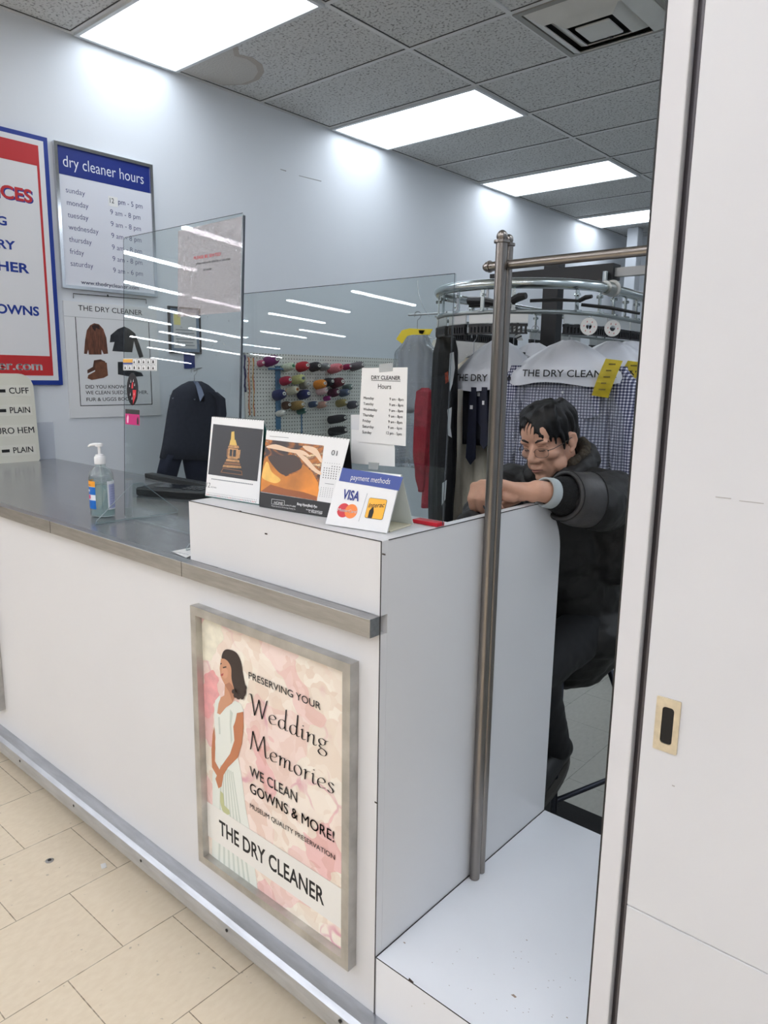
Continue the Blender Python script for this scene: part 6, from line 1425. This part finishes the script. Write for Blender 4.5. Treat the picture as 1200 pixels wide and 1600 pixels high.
# fringe: locks run from the crown over the forehead, thin at the tips
# side-swept: the forehead stays open on the person's right, long locks fall on the left
fr_ = [(-.067, .044, .060, 0), (-.060, .054, .078, 0), (-.050, .060, .092, 0), (-.040, .064, .098, 0), (-.030, .067, .101, 0), (-.020, .072, .100, 0), (-.010, .077, .098, 0), (.000, .080, .094, 0), (.008, .084, .087, 0), (.016, .0885, .076, 0), (.024, .0905, .062, 0), (.031, .090, .050, 0), (.039, .0855, .042, 0), (.047, .077, .034, 0), (.056, .067, .028, 0), (.064, .054, .016, 0),
       (-.040, .0850, .056, 1), (-.022, .0905, .060, 1), (-.052, .0745, .048, 1), (-.008, .0945, .056, 1), (.006, .0950, .050, 1), (.018, .0945, .042, 1), (-.031, .0880, .066, 1), (-.060, .066, .044, 1)]
for i, (x, y, z, thin) in enumerate(fr_):
    sx = x * .75
    if thin: lock((x * .8, .050, .112), (x * .97 - .002, y - .005, (z + .098) / 2 + .004), (x - .004, y, z), .0045, .0014); continue
    lock((sx * .6, -.005, .131), (x * .95, .060 - abs(x) * .35, .112), (x, y, z), .014, .0038)
    lock((sx * .7, .02, .127), (x * 1.0 + .003, .070 - abs(x) * .42, .101), (x - .004, y - .002, z + .010), .011, .003)
hair = fuse('hair', mb, .0030, DARKH, per, smooth=3)
# glasses
RIM = mat('rim_metal', (96, 90, 86), .3, .9); gl_ = MB()
LENS = clear('lens', (250, 251, 252), 0, 1.5, gain=.5)
gl = None
def lens_pts(s): return [(s * (.033 + .0235 * math.copysign(abs(math.cos(t)) ** .7, math.cos(t))), .1005 - .010 * ((.033 + .0235 * math.cos(t)) / .056) ** 2, -.0005 + .0150 * math.copysign(abs(math.sin(t)) ** .75, math.sin(t)) - .003) for t in np.linspace(0, 2 * math.pi, 26, endpoint=False)]
mb = MB()
for s in (-1, 1): mb.tube([H(*q) for q in lens_pts(s)], .00075, 6, closed=True)
mb.tube([H(-.0105, .1010, .002), H(0, .1035, .004), H(.0105, .1010, .002)], .0010, 6)
gl = obj('glasses', mb, RIM, per, smooth=True)
for s in (-1, 1):
    mb = MB(); vs = [mb.bm.verts.new(H(*q)) for q in lens_pts(s)]; mb.bm.faces.new(vs); bmesh.ops.solidify(mb.bm, geom=mb.bm.faces[:], thickness=.0012); obj('lens', mb, LENS, gl)
    obj('temple', MB().tube([H(s * .0565, .0895, .004), H(s * .068, .075, .006), H(s * .078, .03, .010), H(s * .084, -.004, .018), H(s * .083, -.022, .006)], [.0014, .0013, .0011, .0010, .0010], 6), RIM, gl, smooth=True)
    mb = MB(); mb.ell(H(s * .0565, .0900, .004), (.0026 * 1, .0026, .0026), MH, 8); obj('hinge', mb, mat('hinge_dark', (40, 34, 32), .4), gl)
# jacket
JK = mat('jacket_nylon', (20, 18, 17), .62, var=.30, vscale=11, bump=.7, bscale=15)
def wr(amp, f): return lambda c: amp * (mnoise.noise(c * f) + .6 * mnoise.noise(c * f * 2.3))
mb = MB()
mb.cap(Vector((-.19, 1.25, .72)), Vector((-.19, 1.11, 1.04)), .195, .185, 24); mb.cap(Vector((-.19, 1.20, .66)), Vector((-.19, 1.24, .80)), .19, .19, 24)
mb.cap(Vector((-.36, 1.06, 1.155)), Vector((-.035, 1.05, 1.165)), .088, .092, 20)
mb.cap(Vector((-.19, 1.13, 1.12)), Vector((-.185, 1.08, 1.20)), .15, .09, 20)
mb.cap(Vector((.0, 1.06, 1.155)), Vector((-.02, 1.14, .98)), .085, .10, 18)
mb.cap(Vector((-.005, 1.04, 1.168)), Vector((.030, .92, 1.178)), .092, .080, 18); mb.cap(Vector((.030, .92, 1.178)), Vector((.064, .80, 1.190)), .080, .072, 18); mb.cap(Vector((.062, .80, 1.190)), Vector((.040, .705, 1.213)), .070, .060, 18)
mb.cap(shR, elR, .085, .070, 16); mb.cap(elR, wrR, .068, .052, 16); mb.cap(wrR, Vector((-.085, .425, 1.170)), .052, .036, 14)
for (x, y, z, r_) in ((-.07, 1.235, .70, .13), (-.27, 1.235, .70, .13)): mb.ell((x, y - .07, z + .0), (r_, r_, .085), n=18)
jacket = fuse('jacket', mb, .007, JK, per, smooth=6, disp=wr(.009, 14))
# hood and collar lying behind the neck
HOOD = mat('hood_lining', (58, 50, 38), .85, var=.5, vscale=60, bump=.8, bscale=90)
mb = MB()
nb = H(0, -.045, -.085)
for a in np.linspace(-2.5, 2.5, 15):
    c = nb + left * .088 * math.sin(a) - fdir * .085 * math.cos(a) + Vector((0, 0, -.008 + .045 * math.cos(a))); mb.ell(c, (.030, .030, .040), n=12)
hood = fuse('hood', mb, .006, JK, per, smooth=5, disp=wr(.006, 24))
mb = MB()
for a in np.linspace(.5, 2.1, 9):
    c = nb + left * .074 * math.sin(a) - fdir * .066 * math.cos(a) + Vector((0, 0, .018 + .04 * math.cos(a))); mb.ell(c, (.019, .019, .030), n=10)
obj('hood_lining', mb, HOOD, hood, smooth=True)
# sleeve end: grey nylon band, knit cuff, pale inner cuff
GREYN = mat('sleeve_band', (62, 60, 60), .5, var=.22, vscale=16, bump=.3, bscale=30)
ax = (wrL - elL).normalized()
def cuff(name, t0, t1, r0, r1, m, th=.006, par=per, amp=0):
    a = ax.orthogonal().normalized(); b = ax.cross(a); rows = []
    for t_, r_ in ((t0, r0), ((t0 + t1) / 2, (r0 + r1) / 2 * 1.02), (t1, r1), (t1, r1 - th), (t0 + .01, r0 - th)):
        c = elL + ax * t_; rows.append([c + (a * math.cos(q) + b * math.sin(q)) * r_ * (1 + amp * math.sin(3 * q + t_ * 60)) for q in np.linspace(0, 2 * math.pi, 32, endpoint=False)])
    return obj(name, MB().loft(rows, caps=False), m, par, smooth=True)
cuff('sleeve_band', .045, .135, .0755, .0640, GREYN, .008, jacket, .025)
cuff('knit_cuff', .115, .178, .0545, .0400, mat('knit_black', (14, 14, 15), .9, bump=.6, bscale=180), .008, jacket, .02)
cuff('inner_cuff', .168, .206, .0395, .0375, mat('cuff_pale', (176, 184, 186), .7), .005, per)
SEAM = mat('seam_black', (12, 11, 11), .7)
for t_, r_ in ((.046, .0765), (.128, .0662)):
    a_ = ax.orthogonal().normalized(); b_ = ax.cross(a_)
    obj('seam', MB().tube([elL + ax * t_ + (a_ * math.cos(q) + b_ * math.sin(q)) * r_ * (1 + .025 * math.sin(3 * q + t_ * 60)) for q in np.linspace(0, 2 * math.pi, 28, endpoint=False)], .0016, 6, closed=True), SEAM, jacket, smooth=True)

# trousers and shoes
TR = mat('trouser_black', (14, 14, 17), .8)
mb = MB()
for s, kx in ((-.09, -.105), (-.29, -.31)):
    kn_, an = Vector((kx, .83, .66)), Vector((kx, .99, .35)); mb.cap(Vector((s, 1.24, .735)), kn_, .095, .074, 16); mb.cap(kn_, an, .070, .052, 16)
fuse('trousers', mb, .008, TR, per, smooth=4, disp=wr(.004, 16))
for kx in (-.105, -.31):
    an = Vector((kx, 1.0, .325)); mb = MB(); mb.cap(an + Vector((.0, .02, .01)), an + Vector((0, -.16, -.075)), .046, .040, 14); mb.cap(an, an + Vector((0, -.02, .05)), .045, .042, 12)
    sh = fuse('shoe', mb, .006, mat('shoe_black', (18, 18, 19), .5), per, smooth=3)
    d_ = Vector((0, -.18, -.085)).normalized(); up_ = Vector((1, 0, 0)).cross(d_); up_ = up_ if up_.z > 0 else -up_
    mb = MB(); Fs = frame(an + d_ * .06 - up_ * .046, d_, Vector((1, 0, 0)), up_); mb.prism([(-.10 * math.cos(t) * 1.35 + .02, .046 * math.sin(t)) for t in np.linspace(0, 2 * math.pi, 26, endpoint=False)], Fs, -.012, .006)
    obj('sole', mb, mat('sole_grey', (66, 64, 60), .6), sh)
